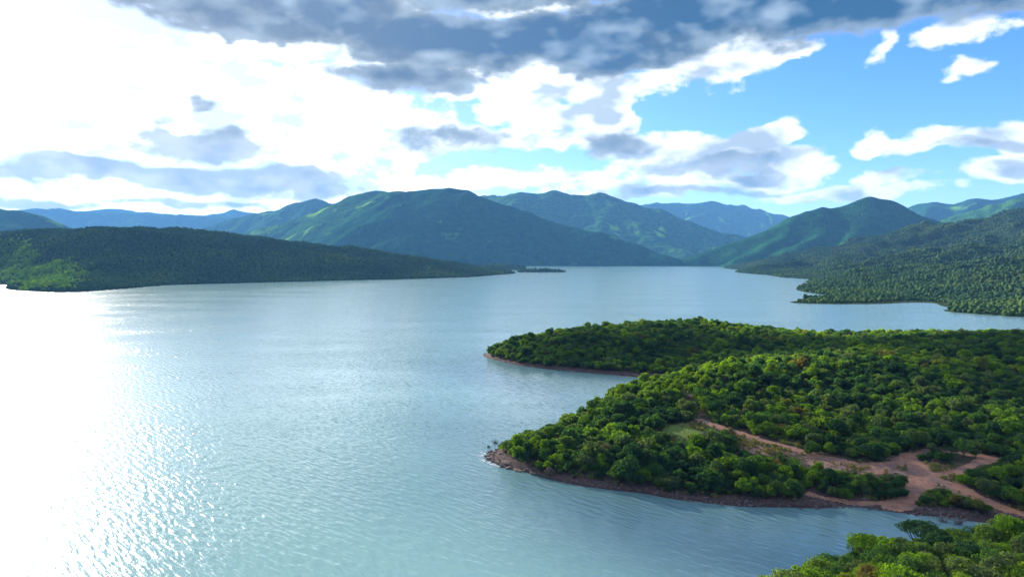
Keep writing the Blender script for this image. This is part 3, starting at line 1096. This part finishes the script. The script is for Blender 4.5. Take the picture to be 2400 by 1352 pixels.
def scatter(name, label, keys, P, scl, kidx):
    """one uncountable mass of trees: points with instances"""
    src = bpy.data.collections.new(name + "_source")
    for j, k in enumerate(keys):
        src.objects.link(bpy.data.objects.new("%s_%02d" % (name, j), TREE_KINDS[k][2]))
    me = bpy.data.meshes.new(name)
    n = len(P)
    me.vertices.add(n)
    me.vertices.foreach_set("co", np.asarray(P, np.float32).ravel())
    for nm, ty, val in (("scl", 'FLOAT_VECTOR', np.asarray(scl, np.float32)), ("kid", 'INT', np.asarray(kidx, np.int32)),
                        ("yaw", 'FLOAT', rng.uniform(0, math.tau, n).astype(np.float32))):
        at = me.attributes.new(nm, ty, 'POINT')
        at.data.foreach_set("vector" if ty == 'FLOAT_VECTOR' else "value", val.ravel())
    ob = link(name, me)
    ng = bpy.data.node_groups.new(name, 'GeometryNodeTree')
    ng.interface.new_socket("Geometry", in_out='INPUT', socket_type='NodeSocketGeometry')
    ng.interface.new_socket("Geometry", in_out='OUTPUT', socket_type='NodeSocketGeometry')
    N, L = ng.nodes, ng.links
    gi, go = N.new('NodeGroupInput'), N.new('NodeGroupOutput')
    ci = N.new('GeometryNodeCollectionInfo')
    ci.inputs['Collection'].default_value = src
    ci.inputs['Separate Children'].default_value = True
    ci.inputs['Reset Children'].default_value = True
    ip = N.new('GeometryNodeInstanceOnPoints')
    ip.inputs['Pick Instance'].default_value = True

    def named(nm, ty):
        q = N.new('GeometryNodeInputNamedAttribute')
        q.data_type = ty
        q.inputs['Name'].default_value = nm
        return q.outputs['Attribute']
    cx = N.new('ShaderNodeCombineXYZ')
    L.new(named("yaw", 'FLOAT'), cx.inputs[2])
    er = N.new('FunctionNodeEulerToRotation')
    L.new(cx.outputs[0], er.inputs[0])
    L.new(gi.outputs[0], ip.inputs['Points'])
    L.new(ci.outputs[0], ip.inputs['Instance'])
    L.new(named("kid", 'INT'), ip.inputs['Instance Index'])
    L.new(er.outputs[0], ip.inputs['Rotation'])
    L.new(named("scl", 'FLOAT_VECTOR'), ip.inputs['Scale'])
    L.new(ip.outputs[0], go.inputs[0])
    md = ob.modifiers.new("scatter", 'NODES')
    md.node_group = ng
    tag(ob, label, kind="stuff")
    return ob


def tree(name, key, loc, scale, yaw, label, group=None, category="tree"):
    crown, trunk, _, W_, H = TREE_KINDS[key]
    e = bpy.data.objects.new(name, None)
    e.empty_display_size = 0.5
    e.location = loc
    e.rotation_euler = (0, 0, yaw)
    e.scale = scale
    COL.objects.link(e)
    for nm, me in (("trunk", trunk), ("crown", crown)):
        c = bpy.data.objects.new(nm, me)
        COL.objects.link(c)
        c.parent = e
    tag(e, label, category, group)
    return e


def jitter_grid(x0, x1, y0, y1, s, r):
    gx, gy = np.meshgrid(np.arange(x0, x1, s), np.arange(y0, y1, s * 0.87))
    gx = gx + (np.arange(gx.shape[0]) % 2)[:, None] * s * 0.5
    gx = gx + r.uniform(-0.42, 0.42, gx.shape) * s
    gy = gy + r.uniform(-0.42, 0.42, gy.shape) * s
    return gx.ravel(), gy.ravel()


# --- single trees one can point at (photo position of the foot, kind, size)
UNIQUE = [
    (2032, 1300, 103, "umbrella0", 0.80, "flat topped umbrella thorn leaning out over the water at the corner hill's edge"),
    (2158, 1296, 104, "umbrella1", 0.92, "wide umbrella thorn with visible trunk, right of the leaning flat topped one"),
    (1902, 1062, None, "bush0", 1.35, "grey green bush on the bare ground, left of the bright yellow green tree"),
    (1942, 1066, None, "bright1", 0.85, "bright yellow green tree beside the upper edge of the dirt track"),
    (2002, 1056, None, "bright0", 0.72, "small bright green tree behind the dirt track, right of the yellow green one"),
    (2048, 1072, None, "round2", 0.95, "dark round tree left of the track junction, above the pink dirt"),
    (2182, 1066, None, "tall0", 0.75, "slim grey green tree standing just right of the track junction"),
    (2258, 1072, None, "sparse0", 1.05, "thin branched open acacia inside the loop of the dirt track"),
    (2166, 1080, None, "bush1", 0.8, "low bush at the foot of the slim tree by the junction"),
    (1735, 767, 452, "tall1", 1.2, "lone taller tree on the skyline of the far headland"),
]
SHRUBS = [((2170, 1180), (2196, 1178), (2216, 1184), (2242, 1188), (2268, 1192), (2290, 1198), (2184, 1170), (2232, 1178), (2258, 1182), (2312, 1204)),
          ((2000, 1152), (2030, 1162), (2060, 1168), (2090, 1170), (2112, 1162), (2080, 1154), (1978, 1166), (1948, 1162), (2050, 1148), (2104, 1146)),
          ((2262, 1136), (2286, 1142), (2306, 1132), (2330, 1146), (2352, 1152), (2276, 1124))]
SHRUB_TEXT = [("row along the shore right of the boat landing", "bushes right of the landing"),
              ("clump left of the boat landing", "bushes left of the landing"),
              ("group right of the dirt track junction", "bushes right of the junction")]
taken = []
for u, v, D, key, s, lab in UNIQUE:
    if D is None:
        x, y, z = hit(u, v)
    else:
        x, y, _ = W(u, v, D)
        z = float(near_z(np.array([x]), np.array([y]))[0])
    nm = {"umbrella": "umbrella_tree", "bush": "bush"}.get(key[:-1], "tree")
    tree(nm, key, (x, y, z - 0.05), (s, s, s), random.uniform(0, 6), lab, category="bush" if nm == "bush" else "tree")
    taken.append((x, y, 2.0 * s + (2.2 if "umb" in key else 0.0)))

for spots, (txt, grp) in zip(SHRUBS, SHRUB_TEXT):
    srt = sorted(p[0] for p in spots)
    for j, (u, v) in enumerate(spots):
        x, y, z = hit(u, v)
        key = ("bush0", "round1", "bush1", "round3")[j % 4]
        s = random.uniform(0.65, 0.9) * (0.78 if key[0] == "r" else 1.15)
        k = srt.index(u)
        n = len(srt)
        pos = "leftmost bush in the" if k == 0 else "rightmost bush in the" if k == n - 1 else "%s bush from the left in the" % ("second third fourth fifth sixth seventh eighth ninth".split()[k - 1])
        tree("bush", key, (x, y, z - 0.08), (s * 1.1, s * 1.1, s), random.uniform(0, 6), "%s %s" % (pos, txt), grp, "bush")
        taken.append((x, y, 1.6))

# --- the bush on the near land
r = np.random.default_rng(5)
px_, py_ = jitter_grid(-20, 400, 146, 548, 2.05, r)
qx_, qy_ = jitter_grid(5, 200, 60, 146, 2.1, r)
px_, py_ = np.concatenate([px_, qx_]), np.concatenate([py_, qy_])
pz_ = near_z(px_, py_)
size = np.clip(r.gamma(7.0, 0.60 / 7.0, len(px_)), 0.28, 1.35)
corner = py_ < 142
size = np.where(corner, np.clip(size * 1.08, 0.4, 1.05), size)
size = size * (1 + 0.15 * fbm(px_ / 25, py_ / 25, 2, 71))
ok = pz_ > 0.6 + 0.45 * r.uniform(0, 1, len(px_))
u0, v0 = to_px(np.stack([px_, py_, pz_], -1))
u1, v1 = to_px(np.stack([px_, py_, pz_ + 3.0 * size], -1))
ok &= (u0 > -100) & (u0 < 2560) & (v0 < 1520)
ok &= ~(bare_px(px_, py_, pz_ + 0.3) | bare_px(px_, py_, pz_ + 2.3 * size) | bare_px(px_, py_, pz_ + 3.2 * size) | bare_px(px_, py_, pz_ + 1.5 * size))
ok &= track_dist(px_, py_) > 0.6
tipoly = [(1120, 1030), (1165, 1030), (1180, 1062), (1240, 1092), (1262, 1128), (1120, 1110)]
ok &= ~inpoly(tipoly, u0, v0)
ok &= r.uniform(0, 1, len(px_)) > 0.05
for x, y, q in taken:
    ok &= np.hypot(px_ - x, py_ - y) > q
px_, py_, pz_, size, u0, v0, u1, v1, corner = (a[ok] for a in (px_, py_, pz_, size, u0, v0, u1, v1, corner))
CORNER_KEYS = ["fine0", "fine1", "fine2", "fine3", "light0", "dry0"]
NEAR_KEYS = ["round0", "round1", "round2", "round3", "round4", "tall0", "tall1", "bush0", "bush1", "bright0", "bright1", "sparse0", "umbrella0"]
NEAR_KEYS += CORNER_KEYS
prob = np.array([.15, .15, .15, .15, .13, .07, .06, .05, .04, .018, .018, .03, .0, 0, 0, 0, 0, 0, .012])
kid = r.choice(len(NEAR_KEYS), len(px_), p=prob / prob.sum())
sun_patch = np.exp(-((px_ - 68) / 32) ** 2 - ((py_ - 285) / 28) ** 2)  # sun patch on the ridge, put into the colour by brighter leaf kinds
kid = np.where(r.uniform(0, 1, len(px_)) < sun_patch * 0.65, r.integers(9, 11, len(px_)), kid)
kid = np.where(corner, 13 + r.choice(6, len(px_), p=[.27, .15, .27, .16, .1, .05]), kid)
SC = np.stack([size * r.uniform(0.88, 1.15, len(size)), size * r.uniform(0.88, 1.15, len(size)), size * r.uniform(0.85, 1.15, len(size))], 1)
dist = np.sqrt(px_ ** 2 + py_ ** 2 + (CAM_H - pz_) ** 2)
inframe = (u1 > -10) & (u1 < 2410) & (v1 < 1352)
big = np.where(inframe, size / dist, 0)
# keep out crowns that stand hidden behind the corner hill's own front rank
hidden = (py_ > 100) & (py_ < 150) & (u1 > 1790) & (pz_ < 9) & (v1 > 1240)
big[hidden] = 0
order = np.argsort(-big)[:290]
single = np.zeros(len(px_), bool)
single[order] = True
REGIONS = [
    (lambda x, y, u, v: y < 135 and u < 2000 and v < 1325, "at the water side of the corner hill's left end", "corner hill, left end, water side"),
    (lambda x, y, u, v: y < 135 and u < 2000, "at the picture's bottom edge, left end of the corner hill", "corner hill, left end, bottom"),
    (lambda x, y, u, v: y < 135 and u < 2120 and v < 1320, "on the corner hill just around the leaning umbrella thorn", "corner hill, by the leaning thorn"),
    (lambda x, y, u, v: y < 135 and u < 2120, "at the bottom edge below the leaning umbrella thorn", "corner hill, below the leaning thorn"),
    (lambda x, y, u, v: y < 135 and u < 2260 and v < 1310, "on the corner hill around the wide umbrella thorn", "corner hill, by the wide thorn"),
    (lambda x, y, u, v: y < 135 and u < 2260, "at the bottom edge below the wide umbrella thorn", "corner hill, below the wide thorn"),
    (lambda x, y, u, v: y < 135 and v < 1300, "on the corner hill's upper right, towards the shore", "corner hill, upper right"),
    (lambda x, y, u, v: y < 135, "in the bottom right corner of the picture", "corner hill, bottom right"),
    (lambda x, y, u, v: u < 1330, "near the rocky tip of the near headland", "rocky tip"),
    (lambda x, y, u, v: u < 1560 and v > 1070, "low on the front shore slope below the grass clearing", "front shore slope"),
    (lambda x, y, u, v: u < 1560, "on the shore slope left of the grass clearing", "slope left of the clearing"),
    (lambda x, y, u, v: u < 1800 and v > 1070, "along the front shore below the bare ground", "shore below the bare ground"),
    (lambda x, y, u, v: u < 1800, "beside the grass clearing on the near headland", "beside the clearing"),
    (lambda x, y, u, v: u < 2130 and v > 1085, "between the front shore and the dirt track", "between shore and track"),
    (lambda x, y, u, v: u < 2130, "above the dirt track, left of the junction", "above the track"),
    (lambda x, y, u, v: v > 1120, "right of the boat landing, by the shore", "shore right of the landing"),
    (lambda x, y, u, v: True, "behind the track junction near the right edge", "behind the junction"),
]
LOOKS = {"round": ("round", "green tree"), "tall": ("upright", "green tree"), "bush": ("low", "green bush"), "bright": ("bright yellow", "green tree"),
         "sparse": ("thin leaved open", "tree"), "fine": ("feathery", "green tree"), "light": ("bright lime", "green tree"), "dry": ("brownish grey dry", "bush"), "umbrella": ("flat topped", "thorn tree")}
classes = {}
for i in order:
    look = NEAR_KEYS[kid[i]][:-1]
    where, grp = next((l, g) for f, l, g in REGIONS if f(px_[i], py_[i], u0[i], v0[i]))
    classes.setdefault((look, where, grp), []).append(i)
for (look, where, grp), members in classes.items():
    adj, noun = LOOKS[look]
    members.sort(key=lambda i: u1[i])
    nm = "bush" if look in ("bush", "dry") else "umbrella_tree" if look == "umbrella" else "tree"
    for j, i in enumerate(members):
        n = len(members)
        if n == 1:
            lab = "%s %s %s" % (adj, noun, where)
        elif n == 2:
            lab = "%s of two %s %s%s %s" % (("left", "right")[j], adj, noun, "es" if noun.endswith("bush") else "s", where)
        elif n == 3:
            lab = "%s of three %s %s%s %s" % (("left", "middle", "right")[j], adj, noun, "es" if noun.endswith("bush") else "s", where)
        else:
            lab = "%s %s %s" % (adj, noun, where)
        tree(nm, NEAR_KEYS[kid[i]], (px_[i], py_[i], pz_[i] - 0.1), tuple(SC[i]), float(r.uniform(0, 6.28)), lab,
             "%s, %s" % (noun + ("es" if noun.endswith("bush") else "s"), grp), "bush" if look in ("bush", "dry") else "tree")
m = ~single
scatter("bushland", "dense green bush trees covering both near headlands", NEAR_KEYS, np.stack([px_[m], py_[m], pz_[m] - 0.1], 1), SC[m], kid[m])
print("near trees", len(px_))


def build_tufts():
    """dry grass tufts on the open ground"""
    lf = mat_leaf("dry_grass", [(0.0, (0.10, 0.13, 0.04)), (0.5, (0.22, 0.20, 0.09)), (1.0, (0.30, 0.22, 0.12))], 0.3, 0.15)
    for j in range(3):
        r = np.random.default_rng(400 + j)
        n = 46
        a = r.uniform(0, math.tau, n)
        q = r.uniform(0, 0.3, n)
        P = np.stack([q * np.cos(a), q * np.sin(a), r.uniform(0.02, 0.42, n)], 1)
        N = np.stack([np.cos(a), np.sin(a), r.uniform(-0.3, 0.6, n)], 1)
        V, F = quads(P, N, r.uniform(0.05, 0.13, n), r)
        TREE_KINDS["tuft%d" % j] = (None, None, mesh_of("grass_tuft", V, F, [lf]), 1, 1)
    r = np.random.default_rng(55)
    x, y = r.uniform(0, 170, 60000), r.uniform(150, 300, 60000)
    z = near_z(x, y)
    dens = np.clip(fbm(x / 7, y / 7, 3, 63) * 1.3 + 0.25, 0.02, 1)
    ok = (z > 0.7) & (bare_px(x, y, z) | (z < 2.2)) & (track_dist(x, y) > -0.2) & (r.uniform(0, 1, len(x)) < dens * 0.95)
    x, y, z = x[ok], y[ok], z[ok]
    s = r.uniform(0.7, 2.6, len(x))
    scatter("dry_grass", "dry grass tufts on the open ground beside the track", ["tuft0", "tuft1", "tuft2"], np.stack([x, y, z], 1), np.stack([s, s, s * 0.9], 1), r.integers(0, 3, len(x)))


build_tufts()


def far_wood(name, label, xs, ys, Z, s, grow, seed, zmin=0.35, patch=None):
    r = np.random.default_rng(seed)
    x, y = jitter_grid(xs[0], xs[-1], ys[0], ys[-1], s, r)
    z = bil(xs, ys, Z, x, y)
    u, v = to_px(np.stack([x, y, z], -1))
    nx_ = bil(xs, ys, Z, x, y + 8) - bil(xs, ys, Z, x, y - 8)
    ok = (z > zmin) & (u > -60) & (u < 2460) & (nx_ / 16 > -0.12) & (r.uniform(0, 1, len(x)) > 0.12)
    x, y, z = x[ok], y[ok], z[ok]
    sc = np.clip(r.normal(1.0, 0.25, len(x)), 0.5, 1.7) * grow
    SCL = np.stack([sc, sc, sc * r.uniform(0.8, 1.2, len(x))], 1)
    kk = r.integers(0, 4, len(x))
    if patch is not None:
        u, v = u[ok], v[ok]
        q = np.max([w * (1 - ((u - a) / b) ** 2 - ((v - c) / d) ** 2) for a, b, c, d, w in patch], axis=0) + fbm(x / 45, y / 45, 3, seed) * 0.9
        kk = np.where(q + r.uniform(-0.3, 0.3, len(x)) > 0.15, 4, kk)  # crowns inside the patch take the painted sunlit colour
    scatter(name, label, ["far0", "far1", "far2", "far3", "far4"], np.stack([x, y, z - 0.3], 1), SCL, kk)
    print(name, len(x))


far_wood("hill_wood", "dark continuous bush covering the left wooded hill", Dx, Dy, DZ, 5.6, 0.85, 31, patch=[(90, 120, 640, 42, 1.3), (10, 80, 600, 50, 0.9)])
far_wood("islet_wood", "low dark trees covering the flat islet", Ex, Ey, EZ, 6.0, 1.1, 32, 0.6)
far_wood("slope_wood", "dark bush covering the right shore hillside", Fx, Fy, FZ, 5.8, 0.78, 33)


# ------------------------------------------------------------------ shore details
def mat_rock(name, c1, c2):
    m, nt, out = new_mat(name)
    pos = geo_pos(nt)
    n1 = X(nt, noise(nt, pos, 0.8, 5, 0.6).outputs['Fac'])
    n2 = X(nt, noise(nt, pos, 5.0, 5, 0.65).outputs['Fac'])
    col = mixc(nt, ((n1 - 0.5) * 1.6 + (n2 - 0.5) + 0.5).clamp(), c1, c2)
    principled(nt, out, col, 0.9, 0.25, bump(nt, n2, 0.2))
    return m


ROCK = mat_rock("tan_sandstone", (0.10, 0.07, 0.055), (0.33, 0.235, 0.165))
STONE = mat_rock("dark_shore_stone", (0.06, 0.045, 0.045), (0.22, 0.16, 0.145))


def rock_mesh(seed, sub=2, flat=0.22):
    r = np.random.default_rng(seed)
    bm = bmesh.new()
    bmesh.ops.create_icosphere(bm, subdivisions=sub, radius=1.0)
    dirs = [Vector(r.normal(0, 1, 3)).normalized() for _ in range(9)]
    cut = r.uniform(0.55, 0.85, 9)
    for v in bm.verts:
        for d, c in zip(dirs, cut):
            k = v.co.dot(d)
            if k > c:
                v.co -= d * (k - c) * 0.92
        v.co *= 1 + r.normal(0, 0.025)
        v.co.z *= flat
    me = bpy.data.meshes.new("rock_slab")
    bm.to_mesh(me)
    bm.free()
    return me


ROCK_MESHES = [rock_mesh(300 + i) for i in range(5)]
for me in ROCK_MESHES:
    me.materials.append(ROCK)
ROCKS = [  # photo position, half width m, label
    (1148, 1072, 1.9, "dark rock at the outermost water's edge of the headland tip"),
    (1163, 1062, 1.6, "upper rock of the tip, just above the outermost one"),
    (1180, 1054, 1.5, "tan rock below the leftmost trees of the tip"),
    (1178, 1070, 2.0, "broad tan slab in the middle of the bare tip"),
    (1166, 1082, 1.5, "small slab at the waterline below the outermost rock"),
    (1190, 1088, 2.6, "largest pale slab on the bare tip"),
    (1182, 1098, 1.8, "dark edged slab at the waterline under the largest pale slab"),
    (1212, 1098, 2.1, "flat tan slab right of the largest pale slab"),
    (1206, 1108, 1.7, "low slab by the foam right of the pale slabs"),
    (1232, 1112, 1.9, "rightmost flat slab of the bare tip"),
]
for j, (u, v, w, lab) in enumerate(ROCKS):
    x, y, _ = G(u, v, 0.4)
    for _k in range(40):
        z = float(near_z(np.array([x]), np.array([y]))[0])
        if z > 0.12:
            break
        x, y = x + 0.2, y + 0.22
    ob = bpy.data.objects.new("rock_slab", ROCK_MESHES[j % 5])
    COL.objects.link(ob)
    ob.location = (x, y, max(z, 0.0) + 0.02)
    ob.scale = (w * 0.8, w * 0.55, w * 0.8)
    ob.rotation_euler = (random.uniform(-0.12, 0.12), random.uniform(-0.12, 0.12), random.uniform(0, 6.28))
    tag(ob, lab, "rock", "rock slabs on the headland tip", "thing")


def build_stones():
    r = np.random.default_rng(77)
    x, y = r.uniform(-20, 125, 90000), r.uniform(140, 450, 90000)
    z = near_z(x, y)
    p = np.where(y < 300, 1.0, 0.35)
    patch = fbm(x / 9, y / 9, 3, 81)
    ok = (z > -0.15) & (z < 0.75) & (r.uniform(0, 1, len(x)) < p * np.clip(0.55 + patch, 0.05, 1)) & (track_dist(x, y) > 0.3)
    x, y, z = x[ok][:5500], y[ok][:5500], z[ok][:5500]
    bm = bmesh.new()
    bmesh.ops.create_icosphere(bm, subdivisions=1, radius=1.0)
    base = np.array([v.co for v in bm.verts])
    faces = np.array([[v.index for v in f.verts] for f in bm.faces])
    bm.free()
    Vs, Fs = [], []
    for i in range(len(x)):
        w = r.uniform(0.14, 0.5) * (1.5 if r.uniform() < 0.12 else 1)
        q = base * (w * r.uniform(0.7, 1.3, 3) * (1, 1, 0.65)) * r.uniform(0.75, 1.15, (len(base), 1))
        Vs.append(q + (x[i], y[i], z[i] + 0.1 * w))
        Fs.append(faces + i * len(base))
    me = bpy.data.meshes.new("shore_stones")
    me.from_pydata(np.concatenate(Vs).tolist(), [], np.concatenate(Fs).tolist())
    tag(link("shore_stones", me, STONE), "dark loose stones strewn along the near waterline", kind="stuff")


build_stones()


def drowned_bush(u, v, w, h, seed, label):
    r = np.random.default_rng(seed)
    x, y, _ = G(u, v, 0.0)
    V, F = [], []
    for _k in range(46):
        a, lean = r.uniform(0, math.tau), r.uniform(0.1, 1.0)
        p0 = Vector((r.normal(0, 0.15) * w, r.normal(0, 0.15) * w, -0.4))
        p2 = Vector((math.cos(a) * lean * w, math.sin(a) * lean * w, h * r.uniform(0.5, 1.0)))
        p1 = p0.lerp(p2, 0.5) + Vector(r.normal(0, 0.12, 3)) * w
        v_, f_ = tube([p0, p1, p2], [0.05, 0.035, 0.012], 4)
        o = len(V)
        V += v_
        F += [tuple(i + o for i in q) for q in f_]
    ob = link("drowned_bush", mesh_of("drowned_bush", V, F, [TWIG]))
    ob.location = (x, y, 0)
    tag(ob, label, "bush", "bare bushes standing in the water")


drowned_bush(1160, 1038, 1.6, 1.4, 1, "bare grey bush in the water beside the rocky tip")
drowned_bush(1145, 1048, 0.8, 0.8, 2, "smaller bare twigs in the water, farther from the rocky tip")
drowned_bush(2210, 1222, 2.2, 1.8, 3, "bare bush in the shallows right of the boat landing")
drowned_bush(2245, 1228, 1.9, 1.9, 4, "bare bush in the shallows, nearer the corner hill")


def build_foam():
    m, nt, out = new_mat("foam_white")
    n = X(nt, noise(nt, geo_pos(nt), 2.5, 5, 0.6).outputs['Fac'])
    principled(nt, out, mixc(nt, n, (0.55, 0.6, 0.62), (0.85, 0.87, 0.88)), 0.8, 0.3)
    r = np.random.default_rng(8)
    V, F = [], []
    xs, ys = r.uniform(-14, 14, 30000), r.uniform(184, 212, 30000)
    z = near_z(xs, ys)
    n1 = fbm(xs / 2.2, ys / 2.2, 3, 15)
    ok = (z > -0.55) & (z < -0.03) & (n1 > 0.02) & (ys < 207 - 0.1 * xs)
    for x, y in list(zip(xs[ok], ys[ok]))[:150]:
        k = r.integers(5, 8)
        o = len(V)
        a0, w = r.uniform(0, 6), r.uniform(0.08, 0.25)
        for q in range(k):
            a = a0 + q * math.tau / k
            rr = w * r.uniform(0.5, 1.2)
            dx, dy = math.cos(a) * rr * 2.0, math.sin(a) * rr * 0.7
            V.append((x + dx * 0.75 + dy * 0.66, y - dx * 0.66 + dy * 0.75, 0.03 + 0.004 * (len(V) % 9)))
        F.append(tuple(range(o, o + k)))
    me = bpy.data.meshes.new("shore_foam")
    me.from_pydata(V, [], F)
    tag(link("shore_foam", me, m), "thin white foam where ripples break on the rocky tip", kind="stuff")


build_foam()


# ------------------------------------------------------------------ unseen low cloud, added above the frame to shade the near land
def build_shade_cloud():
    base = 1250.0
    k = base / SUN.z
    lumps = [(125, 172, 110, 46, 1), (25, 200, 55, 24, .7), (75, 95, 85, 45, .45), (205, 262, 95, 60, .6), (90, 418, 110, 64, 1), (290, 330, 105, 110, .8), (350, 260, 140, 160, 1), (225, 425, 110, 66, .9)]  # laid out as the wanted ground shadow, with a gap for the ridge
    step = 5.0
    gx, gy = np.meshgrid(np.arange(-140, 520, step), np.arange(-20, 600, step))
    T = np.zeros(gx.shape)
    for x, y, a, b, w in lumps:
        T = np.maximum(T, w - ((gx - x) / a) ** 2 - ((gy - y) / b) ** 2)
    T = T * 1.25 + fbm(gx / 60, gy / 60, 4, 91) * 0.35 - 0.1
    T = np.clip(T, 0, 1) ** 0.7 * 12 * (1 + 0.5 * fbm(gx / 25, gy / 25, 3, 95))
    T = np.where(T > 0.4, T, 0)
    T[gy > 455] = 0
    T[0, :] = T[-1, :] = 0
    T[:, 0] = T[:, -1] = 0
    X0, Y0 = gx + SUN.x * k + 14, gy + SUN.y * k - 46
    ny, nx = T.shape
    idx_t = np.arange(nx * ny).reshape(ny, nx)
    V = np.stack([X0.ravel(), Y0.ravel(), base + T.ravel()], 1)
    pos = (T > 0).ravel()
    idx_b = idx_t.ravel().copy()
    idx_b[pos] = nx * ny + np.arange(pos.sum())
    Vb = np.stack([X0.ravel()[pos], Y0.ravel()[pos], base - 0.25 * T.ravel()[pos]], 1)
    idx_b = idx_b.reshape(ny, nx)
    V = np.concatenate([V, Vb])

    def cells(i):
        return np.stack([i[:-1, :-1].ravel(), i[:-1, 1:].ravel(), i[1:, 1:].ravel(), i[1:, :-1].ravel()], 1)
    ft, fbm_ = cells(idx_t), cells(idx_b)
    keep = pos[ft].any(1)
    F = np.concatenate([ft[keep], fbm_[keep][:, ::-1]])
    used = np.unique(F)
    rm = np.full(len(V), -1)
    rm[used] = np.arange(len(used))
    me = bpy.data.meshes.new("cloud")
    me.from_pydata(V[used].tolist(), [], rm[F].tolist())
    m = bpy.data.materials.new("shade_cloud_vapour")
    m.use_nodes = True
    nt = m.node_tree
    nt.nodes.clear()
    out = nt.nodes.new('ShaderNodeOutputMaterial')
    v = nt.nodes.new('ShaderNodeVolumePrincipled')
    v.inputs['Color'].default_value = (1, 1, 1, 1)
    v.inputs['Density'].default_value = 0.3
    v.inputs['Anisotropy'].default_value = 0.3
    nt.links.new(v.outputs[0], out.inputs['Volume'])
    ob = link("cloud", me, m)
    tag(ob, "unseen ragged low cloud added to shade the near headlands", kind="stuff")


build_shade_cloud()


# ------------------------------------------------------------------ haze
def build_haze():
    bm = bmesh.new()
    bmesh.ops.create_cube(bm, size=1.0)
    for v in bm.verts:
        v.co = Vector((v.co.x * 33000, 6200 + v.co.y * 19500, -70 if v.co.z < 0 else 1100))
    me = bpy.data.meshes.new("haze")
    bm.to_mesh(me)
    bm.free()
    m = bpy.data.materials.new("haze_air")
    m.use_nodes = True
    nt = m.node_tree
    nt.nodes.clear()
    out = nt.nodes.new('ShaderNodeOutputMaterial')
    v = nt.nodes.new('ShaderNodeVolumePrincipled')
    v.inputs['Color'].default_value = (0.20, 0.50, 1.0, 1)
    v.inputs['Density'].default_value = 0.00004
    v.inputs['Anisotropy'].default_value = -0.05
    nt.links.new(v.outputs[0], out.inputs['Volume'])
    ob = link("haze", me, m)
    tag(ob, "thin blue air that veils the far mountains", kind="stuff")


build_haze()
